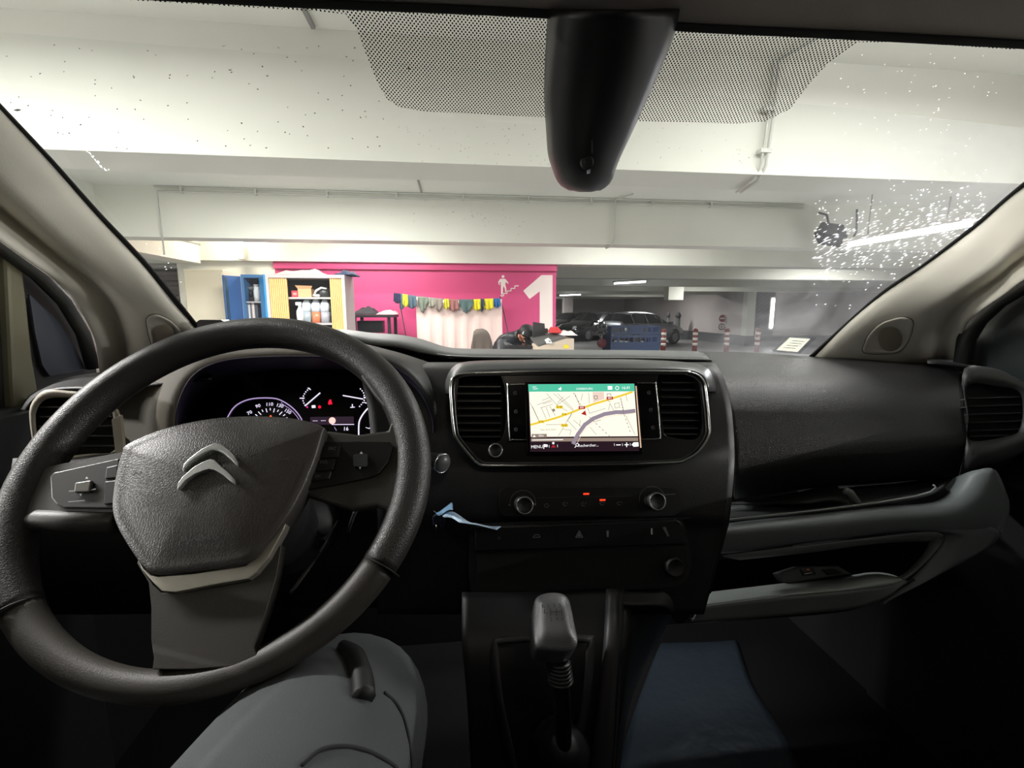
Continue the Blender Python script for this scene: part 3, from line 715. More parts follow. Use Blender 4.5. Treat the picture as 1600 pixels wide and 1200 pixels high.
CP = Plane((0, yD-.003, 1.2), (1, 0, 0), (0, 0, 1))
Decal(CP, 0).poly([(880.5, 540), (884.5, 537.6), (888.5, 540), (889, 544), (880, 544)], mat('sticker_yellow', (232, 214, 50), .5)).done('yellow_sticker', t)
cloth_pile('paper_sheet', xm-.01, onY(902, 528, yD).x, yD-.02, yD+.4, zD+.03, .05, mat('paper_white', (226, 220, 220), .7), 'crumpled white paper on the right end of the beige counter', 'paper', 21)
cloth_pile('red_cloth', onY(862, 526, yD+.2).x, onY(880, 526, yD+.2).x, yD+.2, yD+.5, zD+.05, .07, mat('red_cloth', (206, 50, 52), .8), 'red cloth on the beige counter in front of the white figure', 'cloth', 22)
cloth_pile('white_rag', onY(853, 534, yD).x, onY(862, 534, yD).x, yD-.03, yD+.15, onY(857, 537, yD).z, .06, wp, 'torn white rag on the edge of the beige counter', 'rag', 23)
yMo = 5.75; a = [onY(*p, yMo) for p in ((833, 503), (851, 505.5), (853, 530), (832, 530))]
t = thing('monitor', (a[2].lerp(a[3], .5).x, yMo, a[3].z-.08), 'black monitor seen from behind beside the bent person', 'monitor')
bevel(MB().prism(a, (0, -1, 0), .03).build('screen_back', mat('monitor_black', (52, 54, 54), .6), t), .004)
m0 = onY(855, 517, yMo); MB().box((m0.x-.04, yMo+.005, m0.z-.03), (m0.x+.012, yMo+.03, m0.z+.03)).build('side_clip', MATS['monitor_black'], t, bev=.01)
MB().box((a[0].x+.04, yMo+.01, zA-.02), (a[0].x+.08, yMo+.05, a[0].z-.05)).build('stand_neck', matt_black, t)
MB().box((a[0].x, yMo-.05, zA-.03), (a[0].x+.14, yMo+.1, zA-.01)).build('stand_base', matt_black, t, bev=.004)
t = thing('desk', (a[0].x-.1, yMo+.1, 0), 'dark desk under the monitor where the person leans', 'desk')
zdk = zA-.03
MB().box((B1.x-.15, yMo-.02, zdk-.03), (a[1].x+.1, yMo+.22, zdk)).build('desk_top', dm_, t, bev=.003)
for sx in (B1.x-.12, a[1].x+.04):
    for sy in (yMo, yMo+.17): MB().box((sx, sy, 0), (sx+.03, sy+.03, zdk-.03)).build('leg', dm_, t)

# ---- bollards
def bollard(px, label):
    c = onY(px, 525, 14); x = c.x
    t = thing('bollard', (x, 14, 0), label, 'bollard', 'red and white bollards')
    red = mat('bollard_red', (120, 44, 40), .5); wh = mat('bollard_white', (232, 222, 212), .5)
    MB().lathe((x, 14, 0), (0, 0, 1), [(.075, 0), (.075, .98)], 12).build('post', red, t, True)
    MB().lathe((x, 14, .98), (0, 0, 1), [(.075, 0), (.07, .03), (.04, .06), (.005, .07)], 12).build('rounded_cap', red, t, True)
    for z in (.52, .68, .84): MB().lathe((x, 14, z), (0, 0, 1), [(.079, 0), (.079, .085)], 12).build('white_band', wh, t, True)
bollard(1037, 'red and white bollard in front of the silver car wheel')
bollard(1086.5, 'red and white bollard right of the silver car, second in the row')
bollard(1136, 'red and white bollard below the round wall signs')
bollard(1184, 'red and white bollard below the upright wall lamp')
# dark cone-topped posts
for px, w_, lb in ((1044.5, .07, 'slim dark pointed post behind the silver car bonnet'), (1060, .12, 'wider dark pointed post right of the slim one')):
    c = onY(px, 490, 25); 
    t = thing('pointed_post', (c.x, 25, 0), lb, 'post', 'dark pointed posts')
    zt = onY(px, 488, 25).z
    MB().lathe((c.x, 25, 0), (0, 0, 1), [(w_*1.6, 0), (w_*1.6, .04), (w_, .05), (w_, zt-.25)], 12).build('shaft', wall_dark, t, True)
    MB().lathe((c.x, 25, zt-.25), (0, 0, 1), [(w_*1.5, 0), (w_*.9, .2), (.01, .28)], 12).build('tip', wall_dark, t, True)
# signs on the right wall
def wall_sign(px, py, r, kind, label):
    c = onX(px, py, 12.9); yy = c.y; c = V((12.86, yy, c.z))
    t = thing('round_sign', c, label, 'sign')
    pl = Plane(V((12.8, yy, c.z)), (1, 0, 0), (0, 0, 1)); pl.o = V((c.x-.1, yy, c.z))
    MB().box((c.x-.02, yy, c.z-.03), (c.x+.14, yy+.02, c.z+.03)).build('bracket', galv, t)
    rad = r/F*yy
    o = pl.hit(px, py); b = MB().lathe(o+V((0, .01, 0)), (0, -1, 0), [(rad, 0), (rad, .01)], 24).build('disc', mat('sign_red', (150, 44, 48), .5) if kind else mat('sign_rim', (60, 50, 52), .5), t)
    d = Decal(pl, .006)
    if kind: d.poly([(px-4.2, py-1.1), (px+4.2, py-1.1), (px+4.2, py+1.1), (px-4.2, py+1.1)], sign_white)
    else:
        d.disc(px, py, r*.68, sign_white); d.text('6', px, py, 6, icon_dark, .004)
    d.done('sign_print', t)
wall_sign(1129, 497.5, 6, 1, 'round red no-entry sign on the right-hand wall')
wall_sign(1127.5, 510.5, 5.5, 0, 'small white round sign with dark rim below the no-entry sign')

# ---- blue crate and the wrapped thing beside it
yK = 12.0; Zk = lambda x, y: onY(850+x/6.667, 470+y/6.667, yK)
bl = mat('crate_blue', (86, 108, 152), .5)
k0 = Zk(700, 268); k1 = Zk(1215, 268)
t = thing('blue_crate', ((k0.x+k1.x)/2, yK+.3, 0), 'blue plastic pallet crate with square openings in front of the silver car', 'crate')
zr = [k0.z, Zk(700, 280).z, Zk(700, 330).z, Zk(700, 352).z, Zk(700, 360).z, Zk(700, 384).z, Zk(700, 432).z, .55]
def hb(z1, z0, th=.03): MB().box((k0.x, yK, z0), (k1.x, yK+th, z1)).build('rail', bl, t)
hb(zr[0], zr[1]); hb(zr[2], zr[3]); hb(zr[4]-.0, zr[5]); hb(zr[6], zr[7])
vb1 = [(700, 722), (772, 790), (832, 842), (882, 1034), (1067, 1080), (1116, 1134), (1192, 1215)]
for a, b_ in vb1: MB().box((Zk(a, 300).x, yK+.002, zr[2]), (Zk(b_, 300).x, yK+.028, zr[1])).build('upright', bl, t)
vb2 = [(700, 714), (766, 790), (832, 842), (878, 890), (932, 948), (1002, 1014), (1052, 1068), (1112, 1128), (1178, 1215)]
for a, b_ in vb2: MB().box((Zk(a, 400).x, yK+.002, zr[6]), (Zk(b_, 400).x, yK+.028, zr[5])).build('upright', bl, t)
MB().box((k0.x, yK+.75, zr[0]-.05), (k1.x, yK+.78, zr[0])).build('rear_rail', bl, t)
for xx in (k0.x, k1.x-.03): MB().box((xx, yK+.03, .14), (xx+.03, yK+.75, zr[0])).build('side_panel', bl, t)
for xx in (k0.x, (k0.x+k1.x)/2-.05, k1.x-.1): MB().box((xx, yK, 0), (xx+.1, yK+.78, .14)).build('foot', bl, t)
MB().box((k0.x, yK, .14), (k1.x, yK+.78, .55)).build('base_tray', bl, t)
c = Zk(600, 285)
t = thing('wrapped_fan', (c.x, yK, 0), 'post topped by crumpled clear plastic over a red disc left of the blue crate', 'stand')
def lump(c, r, m, name, par, seed, amp=.25):
    bm = bmesh.new(); bmesh.ops.create_icosphere(bm, subdivisions=3, radius=r); rnd = random.Random(seed)
    for v in bm.verts: v.co *= 1+rnd.uniform(-amp, amp)
    b = MB().add([v.co+V(c) for v in bm.verts], [tuple(v.index for v in f.verts) for f in bm.faces]); bm.free()
    return b.build(name, m, par)
lump(c, .15, mat('crumpled_plastic', (130, 134, 136), .15, var=.9, vscale=14), 'plastic_wrap', t, 4)
MB().tube([(c.x, yK, .02), (c.x, yK, c.z-.1)], .03, 8).build('post', grey_metal, t, True)
r_ = Zk(592, 440); MB().lathe((c.x, yK-.03, r_.z), (0, -1, 0), [(.12, 0), (.12, .03), (.05, .04)], 18).build('red_disc', mat('dark_red', (120, 24, 40), .4), t)
MB().lathe((c.x, yK, 0), (0, 0, 1), [(.2, 0), (.2, .02), (.05, .03)], 18).build('foot_plate', grey_metal, t)

# ---- cars
glass_dark = mat('car_glass', (22, 26, 28), .12); tyre = mat('tyre', (20, 20, 20), .8); rimm = mat('wheel_alloy', (130, 132, 134), .35, .6)
def car(cx, cy, head, paint, label, tail=True):
    t = thing('car', (cx, cy, 0), label, 'car', 'parked cars')
    t.rotation_euler = (0, 0, 0)
    R = Matrix.Rotation(head, 3, 'Z')
    W_ = lambda x, y, z: V((cx, cy, 0)) + R @ V((x, y, z))
    # stations front(+x) .. rear: x, sill, belt, roof, half width, roof half width
    st = [(2.15, .32, .55, .56, .55, .5), (2.08, .24, .68, .72, .76, .6), (1.7, .22, .82, .9, .84, .66), (1.2, .22, .92, .98, .87, .66), (.95, .22, .95, 1.06, .88, .66), (.3, .22, .97, 1.44, .89, .60),
          (-.4, .22, .98, 1.52, .89, .62), (-1.1, .22, 1.0, 1.52, .89, .62), (-1.7, .24, 1.0, 1.44, .87, .60), (-2.0, .26, 1.0, 1.12, .82, .62), (-2.12, .34, .9, .96, .74, .58)]
    rows = []
    for x, s, b_, r, w1, w2 in st:
        half = [(0, s), (w1*.8, s), (w1, s+.14), (w1*1.02, (s+b_)/2), (w1*.97, b_), (w1*.93+(w2-w1)*.1, b_+.03), (w2*1.02, r-.06 if r-b_ > .2 else r-.01), (w2*.8, r), (0, r+.02)]
        rows.append([W_(x, y, z) for y, z in half] + [W_(x, -y, z) for y, z in half[-2:0:-1]])
    n = len(rows[0]); b = MB(); g = MB(); vs = [p for r in rows for p in r]
    fb = []; fg = []
    for i in range(len(rows)-1):
        for j in range(n):
            f = (i*n+j, i*n+(j+1) % n, (i+1)*n+(j+1) % n, (i+1)*n+j)
            side = j in (5, n-6); top_ = j in (6, 7, n-7, n-8)
            if (side and 4 <= i <= 8) or (top_ and i in (4, 8)): fg.append(f)
            else: fb.append(f)
    fb.append(tuple(range(n))[::-1]); fb.append(tuple((len(rows)-1)*n+j for j in range(n)))
    b.add(vs, fb); o = b.build('body', paint, t, True)
    g.add(vs, fg).build('windows', glass_dark, t, True)
    for x in (.42, -.55, -1.45):
        for s in (-1, 1): MB().tube([W_(x, s*.885, 1.0), W_(x-.02, s*.62, 1.46)], .028, 6).build('door_pillar', paint, t, True)
    for x in (1.32, -1.35):
        for s in (-1, 1):
            wl = MB().lathe(W_(x, s*.72, .32), R @ V((0, s, 0)), [(.2, 0), (.31, 0), (.32, .03), (.32, .16), (.30, .19), (.2, .19)], 24).build('wheel', tyre, t, True)
            rm = MB().lathe(W_(x, s*.88, .32), R @ V((0, s, 0)), [(.2, 0), (.2, .035), (.17, .03), (.05, .035)], 20).build('hub', rimm, wl, True)
            MB().lathe(W_(x, s*.80, .36), R @ V((0, s, 0)), [(.38, 0), (.38, .075), (.33, .08)], 24).build('wheel_arch', matt_black, t, True)
    for s in (-1, 1):
        MB().box((-.12, -.1, -.07), (.12, .1, .07), R=None).build
        c_ = W_(2.02, s*.6, .68); MB().lathe(c_, R @ V((1, s*.3, .2)), [(.14, -.05), (.12, .05), (.03, .09)], 14).build('headlight', mat('headlight', (210, 214, 218), .1), t, True)
        c_ = W_(-1.97, s*.72, .95); MB().lathe(c_, R @ V((-1, s*.5, .1)), [(.10, -.05), (.09, .04), (.03, .07)], 14).build('tail_light', mat('tail_light', (130, 20, 28), .25), t, True)
        c_ = W_(.85, s*.98, 1.02); MB().box(c_-V((.08, .1, .06)), c_+V((.08, .1, .06)), R=R, c=c_).build('wing_mirror', paint, t, bev=.02)
    MB().box((cx-2.1, cy-.26, .38), (cx-2.16, cy+.26, .5), R=R, c=(cx, cy, 0)).build('number_plate', icon_bright, t)
    MB().box((cx+2.1, cy-.5, .34), (cx+2.16, cy+.5, .5), R=R, c=(cx, cy, 0)).build('grille', matt_black, t)
    return t
P_ = onY(1003, 510, 22); car(P_.x, 22, .45, mat('car_silver', (128, 132, 136), .3, .5), 'silver estate car parked behind the blue crate')
blk = mat('car_black', (20, 22, 24), .15, .2, coat=1)
P_ = onY(926, 510, 25.5); car(P_.x, 25.5, PI+.55, blk, 'black car parked directly left of the silver car')
P_ = onY(893, 510, 28.5); car(P_.x, 28.5, PI+.55, blk, 'black car half hidden behind the pink wall')
struct(box('column', (7.1, 31.0, 0), (7.7, 31.6, 2.86), wall_grey))
struct(box('column', (8.1, 17.6, 2.0), (8.7, 18.0, 2.6), white_paint))

# ================================================================== THE VAN CABIN
van_dark = mat('van_floor_rubber', (5, 5, 6), .85, spec=.2)
# shell: floor, firewall, bulkhead
sh_ = struct(box('floor_cabin', (-.80, -.7, .56), (1.10, 1.45, .60), van_dark))
struct(box('wall_cabin_left', (-.80, .95, .60), (-.77, 1.36, 1.44), deep_black)); struct(box('wall_cabin_right', (1.07, .95, .60), (1.10, 1.36, 1.44), deep_black))
struct(box('wall_firewall', (-.77, 1.32, .60), (1.07, 1.36, 1.44), deep_black))
struct(box('wall_bulkhead', (-.80, -.72, .60), (1.10, -.70, 2.0), matt_black))
# headliner
edge = [(-260, -30), (0, -16), (250, -4), (480, 6), (850, 24), (1060, 44), (1300, 55), (1600, 72), (1800, 88)]
E0 = [Wf(x, y+2) for x, y in edge]
roof_z = 2.02
t = thing('headliner', V((.15, 0, 1.98)), 'dark grey fabric roof lining above the windscreen', 'roof lining')
c1 = [p+V((0, -.006, .0)) for p in E0]; c2 = [p+V((0, -.05, .004)) for p in E0]; c3 = [p+V((0, -.13, .02)) for p in E0]
c4 = [V((max(-.78, min(1.08, p.x)), .25, 2.0-.10*((max(-.78, min(1.08, p.x))-.15)/.9)**4)) for p in E0]; c5 = [p+V((0, -.95, .01)) for p in c4]
loft('lining', [c1, c2, c3, c4, c5], headliner_m, t, 40, 16, .01, off=1)
v0 = [Wf(x, y) + V((0, -.14, -.002)) for x, y in ((1210, 2), (1350, 18), (1600, 42), (1700, 50))]
loft('sun_visor', [v0, [p+V((0, -.02, .02)) for p in v0], [p+V((0, -.17, .065)) for p in v0], [p+V((0, -.18, .09)) for p in v0]], mat('visor_fabric', (134, 126, 118), .9), t, 16, 8, .012)

t = thing('roof_lamp', V((.12, -.10, 1.985)), 'small warm cabin lamp in the roof lining behind the viewer', 'lamp')
MB().box((.06, -.14, 1.985), (.18, -.06, 2.0)).build('lamp_base', matt_black, t, bev=.004)
MB().box((.07, -.13, 1.975), (.17, -.07, 1.985)).build('lens', emis('dome_glow', (255, 226, 180), 4), t, bev=.003)
ld = bpy.data.lights.new('dome_light', 'AREA'); ld.shape = 'RECTANGLE'; ld.size = .10; ld.size_y = .06; ld.energy = P_DOME; ld.color = (1, .9, .76)
lo = bpy.data.objects.new('dome_light', ld); C.objects.link(lo); lo.parent = t; lo.location = (0, 0, -.016)

# windscreen
base = [(250, 470), (303, 512), (345, 528), (500, 540), (700, 549), (900, 551), (1100, 554), (1272, 560), (1330, 565)]
t = thing('windscreen', V((.15, 1.0, 1.45)), 'large curved windscreen with a dotted band at the top', 'windscreen')
m = bpy.data.materials.new('windscreen_glass'); m.use_nodes = True; nt = m.node_tree; nt.nodes.clear()
N = nt.nodes.new; Lk = nt.links.new
o_ = N('ShaderNodeOutputMaterial'); tr = N('ShaderNodeBsdfTransparent'); tr.inputs[0].default_value = (.97, .98, .975, 1)
gl = N('ShaderNodeBsdfGlossy'); gl.inputs['Roughness'].default_value = .02; gl.inputs[0].default_value = (1, 1, 1, 1)
mx = N('ShaderNodeMixShader'); mx.inputs[0].default_value = .03; Lk(tr.outputs[0], mx.inputs[1]); Lk(gl.outputs[0], mx.inputs[2])
# greasy film, thicker on the passenger side
df = N('ShaderNodeBsdfTranslucent'); df.inputs[0].default_value = (.85, .87, .92, 1)
mx2 = N('ShaderNodeMixShader'); Lk(mx.outputs[0], mx2.inputs[1]); Lk(df.outputs[0], mx2.inputs[2])
tc = N('ShaderNodeTexCoord'); sp = N('ShaderNodeSeparateXYZ'); Lk(tc.outputs['Object'], sp.inputs[0])
mr = N('ShaderNodeMapRange'); mr.inputs['From Min'].default_value = .36; mr.inputs['From Max'].default_value = .62; mr.inputs['To Max'].default_value = .17; mr.inputs['To Min'].default_value = .012
mr.interpolation_type = 'SMOOTHSTEP'; Lk(sp.outputs['X'], mr.inputs['Value'])
no = N('ShaderNodeTexNoise'); no.inputs['Scale'].default_value = 6; no.inputs['Detail'].default_value = 8; no.inputs['Distortion'].default_value = 1.5
Lk(tc.outputs['Object'], no.inputs['Vector']); mu = N('ShaderNodeMath'); mu.operation = 'MULTIPLY'; Lk(mr.outputs[0], mu.inputs[0])
rp = N('ShaderNodeMapRange'); rp.inputs['From Min'].default_value = .3; rp.inputs['From Max'].default_value = .7; rp.inputs['To Min'].default_value = .35; rp.inputs['To Max'].default_value = 1.3
Lk(no.outputs['Fac'], rp.inputs['Value']); Lk(rp.outputs[0], mu.inputs[1]); Lk(mu.outputs[0], mx2.inputs[0]); Lk(mx2.outputs[0], o_.inputs[0])
gb = [Wf(x, y) for x, y in base]; gt = [Wf(x, y) for x, y in edge[1:-1]]
gmesh = []
Ns, Nr = 30, 14
bot = cr([Wf(x, y) for x, y in [(303, 512), (345, 528), (500, 545), (700, 553), (900, 555), (1100, 557), (1272, 562)]], Ns)
leftE = [(-120, 40), (0, 172), (75, 252), (150, 336), (225, 418), (303, 512)]
rightE = [(1700, 215), (1600, 294), (1530, 353), (1450, 414), (1375, 464), (1272, 556)]
top_ = cr([Wf(x, y) for x, y in [(-120, -24), (250, -4), (480, 6), (850, 22), (1060, 42), (1300, 53), (1600, 70), (1700, 80)]], Ns)
Lc = cr([Wf(*p) for p in leftE], Nr); Rc = cr([Wf(*p) for p in rightE], Nr)
vs = []; fs = []
for i in range(Nr):
    for j in range(Ns):
        u = j/(Ns-1); v = i/(Nr-1)
        p = (top_[j]*(1-v)+bot[j]*v) + (Lc[i]*(1-u)+Rc[i]*u) - (top_[0]*(1-u)*(1-v)+top_[-1]*u*(1-v)+bot[0]*(1-u)*v+bot[-1]*u*v)
        d = p-CAM; q_ = d.dot(FW); p = Wf(800+F*d.dot(RT)/q_, 600-F*d.dot(UP)/q_)
        vs.append(p)
for i in range(Nr-1):
    for j in range(Ns-1): k = i*Ns+j; fs.append((k, k+1, k+Ns+1, k+Ns))
mk('glass_pane', vs, fs, m, t, True)
# black rubber edges
def edge_strip(px, w_in, name='rubber_edge', k=(1, 0)):
    a = cr([Wf(x, y, .004) for x, y in px], 40); b_ = cr([Wf(x+k[0]*w_in, y+k[1]*w_in, .004) for x, y in px], 40)
    return solid(loft(name, [a, b_], seal, t, 40), .004)
edge_strip([(-150, 12), (0, 170), (75, 250), (150, 334), (225, 414), (305, 512)], 9)
edge_strip([(1272, 556), (1375, 464), (1450, 412), (1530, 350), (1600, 290), (1720, 196)], -8)
edge_strip([(-100, -34), (250, -14), (480, -2), (850, 14), (1060, 34), (1300, 46), (1600, 62), (1750, 72)], 13, k=(0, 1))
# dotted ceramic band
m = bpy.data.materials.new('dotted_print'); m.use_nodes = True; nt = m.node_tree; nt.nodes.clear(); N = nt.nodes.new; Lk = nt.links.new
o_ = N('ShaderNodeOutputMaterial'); tr = N('ShaderNodeBsdfTransparent'); bk = N('ShaderNodeBsdfDiffuse'); bk.inputs[0].default_value = (.01, .01, .012, 1)
mx = N('ShaderNodeMixShader'); uvn = N('ShaderNodeTexCoord'); sp = N('ShaderNodeSeparateXYZ'); Lk(uvn.outputs['UV'], sp.inputs[0])
def M_(op, a, b=None):
    n = N('ShaderNodeMath'); n.operation = op
    for i, x in enumerate((a, b)):
        if x is None: continue
        if isinstance(x, (int, float)): n.inputs[i].default_value = x
        else: Lk(x, n.inputs[i])
    return n.outputs[0]
pit = 2*PI/.0046
sx_ = M_('COSINE', M_('MULTIPLY', sp.outputs['X'], pit)); sy_ = M_('COSINE', M_('MULTIPLY', sp.outputs['Y'], pit))
pr = M_('ADD', sx_, sy_); th = M_('GREATER_THAN', M_('ABSOLUTE', pr), 1.15)
Lk(th, mx.inputs[0]); Lk(tr.outputs[0], mx.inputs[1]); Lk(bk.outputs[0], mx.inputs[2]); Lk(mx.outputs[0], o_.inputs[0])
topb = [(200, -2), (400, 8), (500, 12), (560, 15), (620, 17), (850, 26), (1060, 47), (1200, 52), (1345, 58), (1500, 68), (1590, 74)]
botb = [(200, 0), (400, 12), (500, 18), (540, 22), (557, 45), (572, 85), (590, 130), (605, 155), (625, 168), (665, 174), (760, 179), (850, 183), (980, 189), (1150, 193), (1195, 190), (1235, 170), (1265, 130), (1295, 98), (1340, 66), (1400, 66), (1500, 72), (1590, 78)]
xs_ = sorted(set([b_[0] for b_ in botb]+list(range(210, 1590, 14))))
def interp(l, x):
    for a, b_ in zip(l, l[1:]):
        if a[0] <= x <= b_[0]: return a[1]+(b_[1]-a[1])*(x-a[0])/(b_[0]-a[0])
    return l[-1][1]
vs = []; fs = []; 
for x in xs_:
    for k in range(7): y = interp(topb, x)+(interp(botb, x)-interp(topb, x))*k/6; vs.append(Wf(x, y, .003))
for i in range(len(xs_)-1):
    for k in range(6): a = i*7+k; fs.append((a, a+1, a+8, a+7))
ob = mk('dotted_band', vs, fs, m, t, True); me = ob.data; uvl = me.uv_layers.new(name='uv')
for lp in me.loops:
    c = me.vertices[lp.vertex_index].co + root_loc(t); uvl.data[lp.index].uv = (c.x, c.z*1.35)
# dirt specks and water
def flecks(name, label, cat, m, spots, par=None):
    b = MB()
    for (x, y, L, w_, a) in spots:
        dx, dy = math.cos(a)*L/2, math.sin(a)*L/2; ex, ey = -math.sin(a)*w_/2, math.cos(a)*w_/2
        ps = [Wf(x+dx, y+dy, -.002), Wf(x+ex, y+ey, -.002), Wf(x-dx, y-dy, -.002), Wf(x-ex, y-ey, -.002)]
        c = Wf(x, y, -.004); c2_ = Wf(x, y, -.0005)
        b.add(ps+[c, c2_], [(0, 1, 4), (1, 2, 4), (2, 3, 4), (3, 0, 4), (1, 0, 5), (2, 1, 5), (3, 2, 5), (0, 3, 5)])
    o = b.build(name, m, par); o['kind'] = 'stuff'
    if par is None: tag(o, label, cat)
    return o
rnd = random.Random(5); sp1 = []
for _ in range(95):
    x, y = rnd.uniform(10, 600), rnd.uniform(70, 235)
    if y < 70+0*x: continue
    sp1.append((x, y, rnd.uniform(1.8, 4.4), rnd.uniform(1.4, 2.4), rnd.uniform(-1, 1)))
for _ in range(90): sp1.append((rnd.uniform(620, 1180), rnd.uniform(195, 258), rnd.uniform(1, 2.2), rnd.uniform(.8, 1.3), rnd.uniform(-1, 1)))
for _ in range(40): x = rnd.gauss(740, 60); sp1.append((x, rnd.gauss(338, 14), rnd.uniform(1, 2), .9, .3))
sp1.append((639, 107, 5, 4, .4)); sp1.append((27, 172, 13, 4, 0))
flecks('dirt_specks', 'small dark dirt specks scattered over the windscreen', 'dirt', mat('dirt', (40, 38, 34), .8), sp1)
wet = bpy.data.materials.new('dried_water'); wet.use_nodes = True; nt = wet.node_tree; b_ = nt.nodes['Principled BSDF']
b_.inputs['Base Color'].default_value = (.95, .95, 1, 1); b_.inputs['Roughness'].default_value = .3; b_.inputs['Subsurface Weight'].default_value = 0
tl = nt.nodes.new('ShaderNodeBsdfTranslucent'); ad = nt.nodes.new('ShaderNodeAddShader'); tl.inputs[0].default_value = (1, 1, 1, 1)
nt.links.new(b_.outputs[0], ad.inputs[0]); nt.links.new(tl.outputs[0], ad.inputs[1]); nt.links.new(ad.outputs[0], nt.nodes['Material Output'].inputs[0])
sp2 = []
def ylamp(x): return 385-(x-1320)*.176
for _ in range(620):
    x = rnd.uniform(1272, 1540); off = rnd.gauss(-6, 36)
    y = ylamp(x)+off
    a = -.42+rnd.gauss(0, .1)
    if x > 1272+(556-y)*1.28-10 or y < 225: continue
    near = math.exp(-abs(off)/30)
    sp2.append((x, y, rnd.uniform(2, 4.5)+near*rnd.uniform(0, 12), rnd.uniform(.7, 1.3), a))
for _ in range(70): sp2.append((rnd.uniform(1290, 1560), rnd.uniform(80, 260), rnd.uniform(2, 4), 1.2, -.5))
for _ in range(12): sp2.append((rnd.uniform(215, 300), rnd.uniform(380, 460), 2, 1.4, .4))
for k in range(16): sp2.append((135+k*2.2+rnd.uniform(-2, 2), 236+k*2.1+rnd.uniform(-3, 3), rnd.uniform(3, 8), 1.5, .8))
flecks('water_droplets', 'sparkling water droplets on the right side of the windscreen near the bright tube', 'water', wet, sp2)

# paper sticker at the windscreen foot
a = [Wf(*p, .006) for p in ((1206, 549), (1231, 525), (1276, 527.5), (1250, 553))]
t = thing('windscreen_sticker', a[0].lerp(a[2], .5), 'white paper card in a clear sleeve at the right foot of the windscreen', 'sticker')
sl_ = mk('sleeve', a, [(0, 1, 2, 3)], mat('sleeve_clear', (150, 160, 176), .25), t)
sm0 = MATS['sleeve_clear'].node_tree; x1_ = sm0.nodes.new('ShaderNodeBsdfTransparent'); x2_ = sm0.nodes.new('ShaderNodeMixShader'); x2_.inputs[0].default_value = .35
sm0.links.new(x1_.outputs[0], x2_.inputs[1]); sm0.links.new(sm0.nodes['Principled BSDF'].outputs[0], x2_.inputs[2]); sm0.links.new(x2_.outputs[0], sm0.nodes['Material Output'].inputs[0])
card_m = mat('card_cream', (226, 228, 206), .7); nt = card_m.node_tree; tl = nt.nodes.new('ShaderNodeBsdfTranslucent'); tl.inputs[0].default_value = (.8, .8, .7, 1); ad = nt.nodes.new('ShaderNodeAddShader')
nt.links.new(nt.nodes['Principled BSDF'].outputs[0], ad.inputs[0]); nt.links.new(tl.outputs[0], ad.inputs[1]); nt.links.new(ad.outputs[0], nt.nodes['Material Output'].inputs[0])
pl = Plane(a[0].lerp(a[2], .5), (a[3]-a[0]), (a[1]-a[0]-(a[3]-a[0])*((a[1]-a[0]).dot(a[3]-a[0])/(a[3]-a[0]).length_squared)))
d = Decal(pl, .003); d.poly([(1213, 547), (1234, 527.5), (1266, 529.5), (1246, 550)], card_m); 
for k in range(4): d.line([(1225+k*4.5, 543-k*3.6), (1243+k*4.5, 544.5-k*3.6)], .8, icon_m, .0004)
d.done('card', t)

# ---- pillars
def pillar(rows, label, side):
    t = thing('pillar_trim', V(rows[-1][0]), label, 'pillar trim'); 
    loft('trim_panel', [[r[c] for r in rows] for c in range(len(rows[0]))], beige_trim, t, 40, 22, .003, off=0)
    return t
def prow(A, others):       # A on the glass; others as (px,py,dY) relative to the glass edge depth
    a = Wf(*A, .008); r = [a]
    o3 = list(others); x, y, _ = o3[0]; x2, y2_, _2 = o3[1]
    o3 = [(A[0]+(x-A[0])*.3, A[1]+(y-A[1])*.3, -.02), (x, y, -.035), (x+(x2-x)*.45, y+(y2_-y)*.45, -.04), (x+(x2-x)*.75, y+(y2_-y)*.75, -.025), (x2, y2_, .0)] + [(p[0], p[1], -.04-.02*i) for i, p in enumerate(o3[2:])]
    for (x, y, dy) in o3: r.append(onY(x, y, max(.05, a.y+dy)))
    return r
lp = [prow((-270, -90), [(-310, -42, -.05), (-355, 10, -.02), (-382, 33, -.06), (-402, 58, -.08)]),
      prow((-150, 12), [(-190, 60, -.05), (-235, 112, -.02), (-262, 135, -.06), (-282, 160, -.08)]),
      prow((0, 174), [(-38, 212, -.06), (-88, 252, -.02), (-112, 268, -.06), (-135, 280, -.09)]),
      prow((75, 254), [(35, 292, -.07), (-12, 318, -.02), (-32, 332, -.07), (-48, 342, -.10)]),
      prow((150, 338), [(112, 366, -.07), (73, 388, -.02), (56, 400, -.08), (42, 406, -.11)]),
      prow((225, 418), [(185, 430, -.07), (140, 442, -.02), (118, 448, -.08), (96, 447, -.12)]),
      prow((270, 475), [(225, 478, -.07), (172, 478, -.02), (145, 480, -.09), (120, 478, -.13)]),
      prow((305, 514), [(250, 522, -.07), (188, 530, -.02), (168, 532, -.09), (147, 530, -.14)]),
      prow((330, 560), [(260, 575, -.07), (196, 585, -.02), (178, 588, -.09), (156, 585, -.14)])]
tL = pillar(lp, 'pale beige trim of the left windscreen pillar beside the driver door', -1)
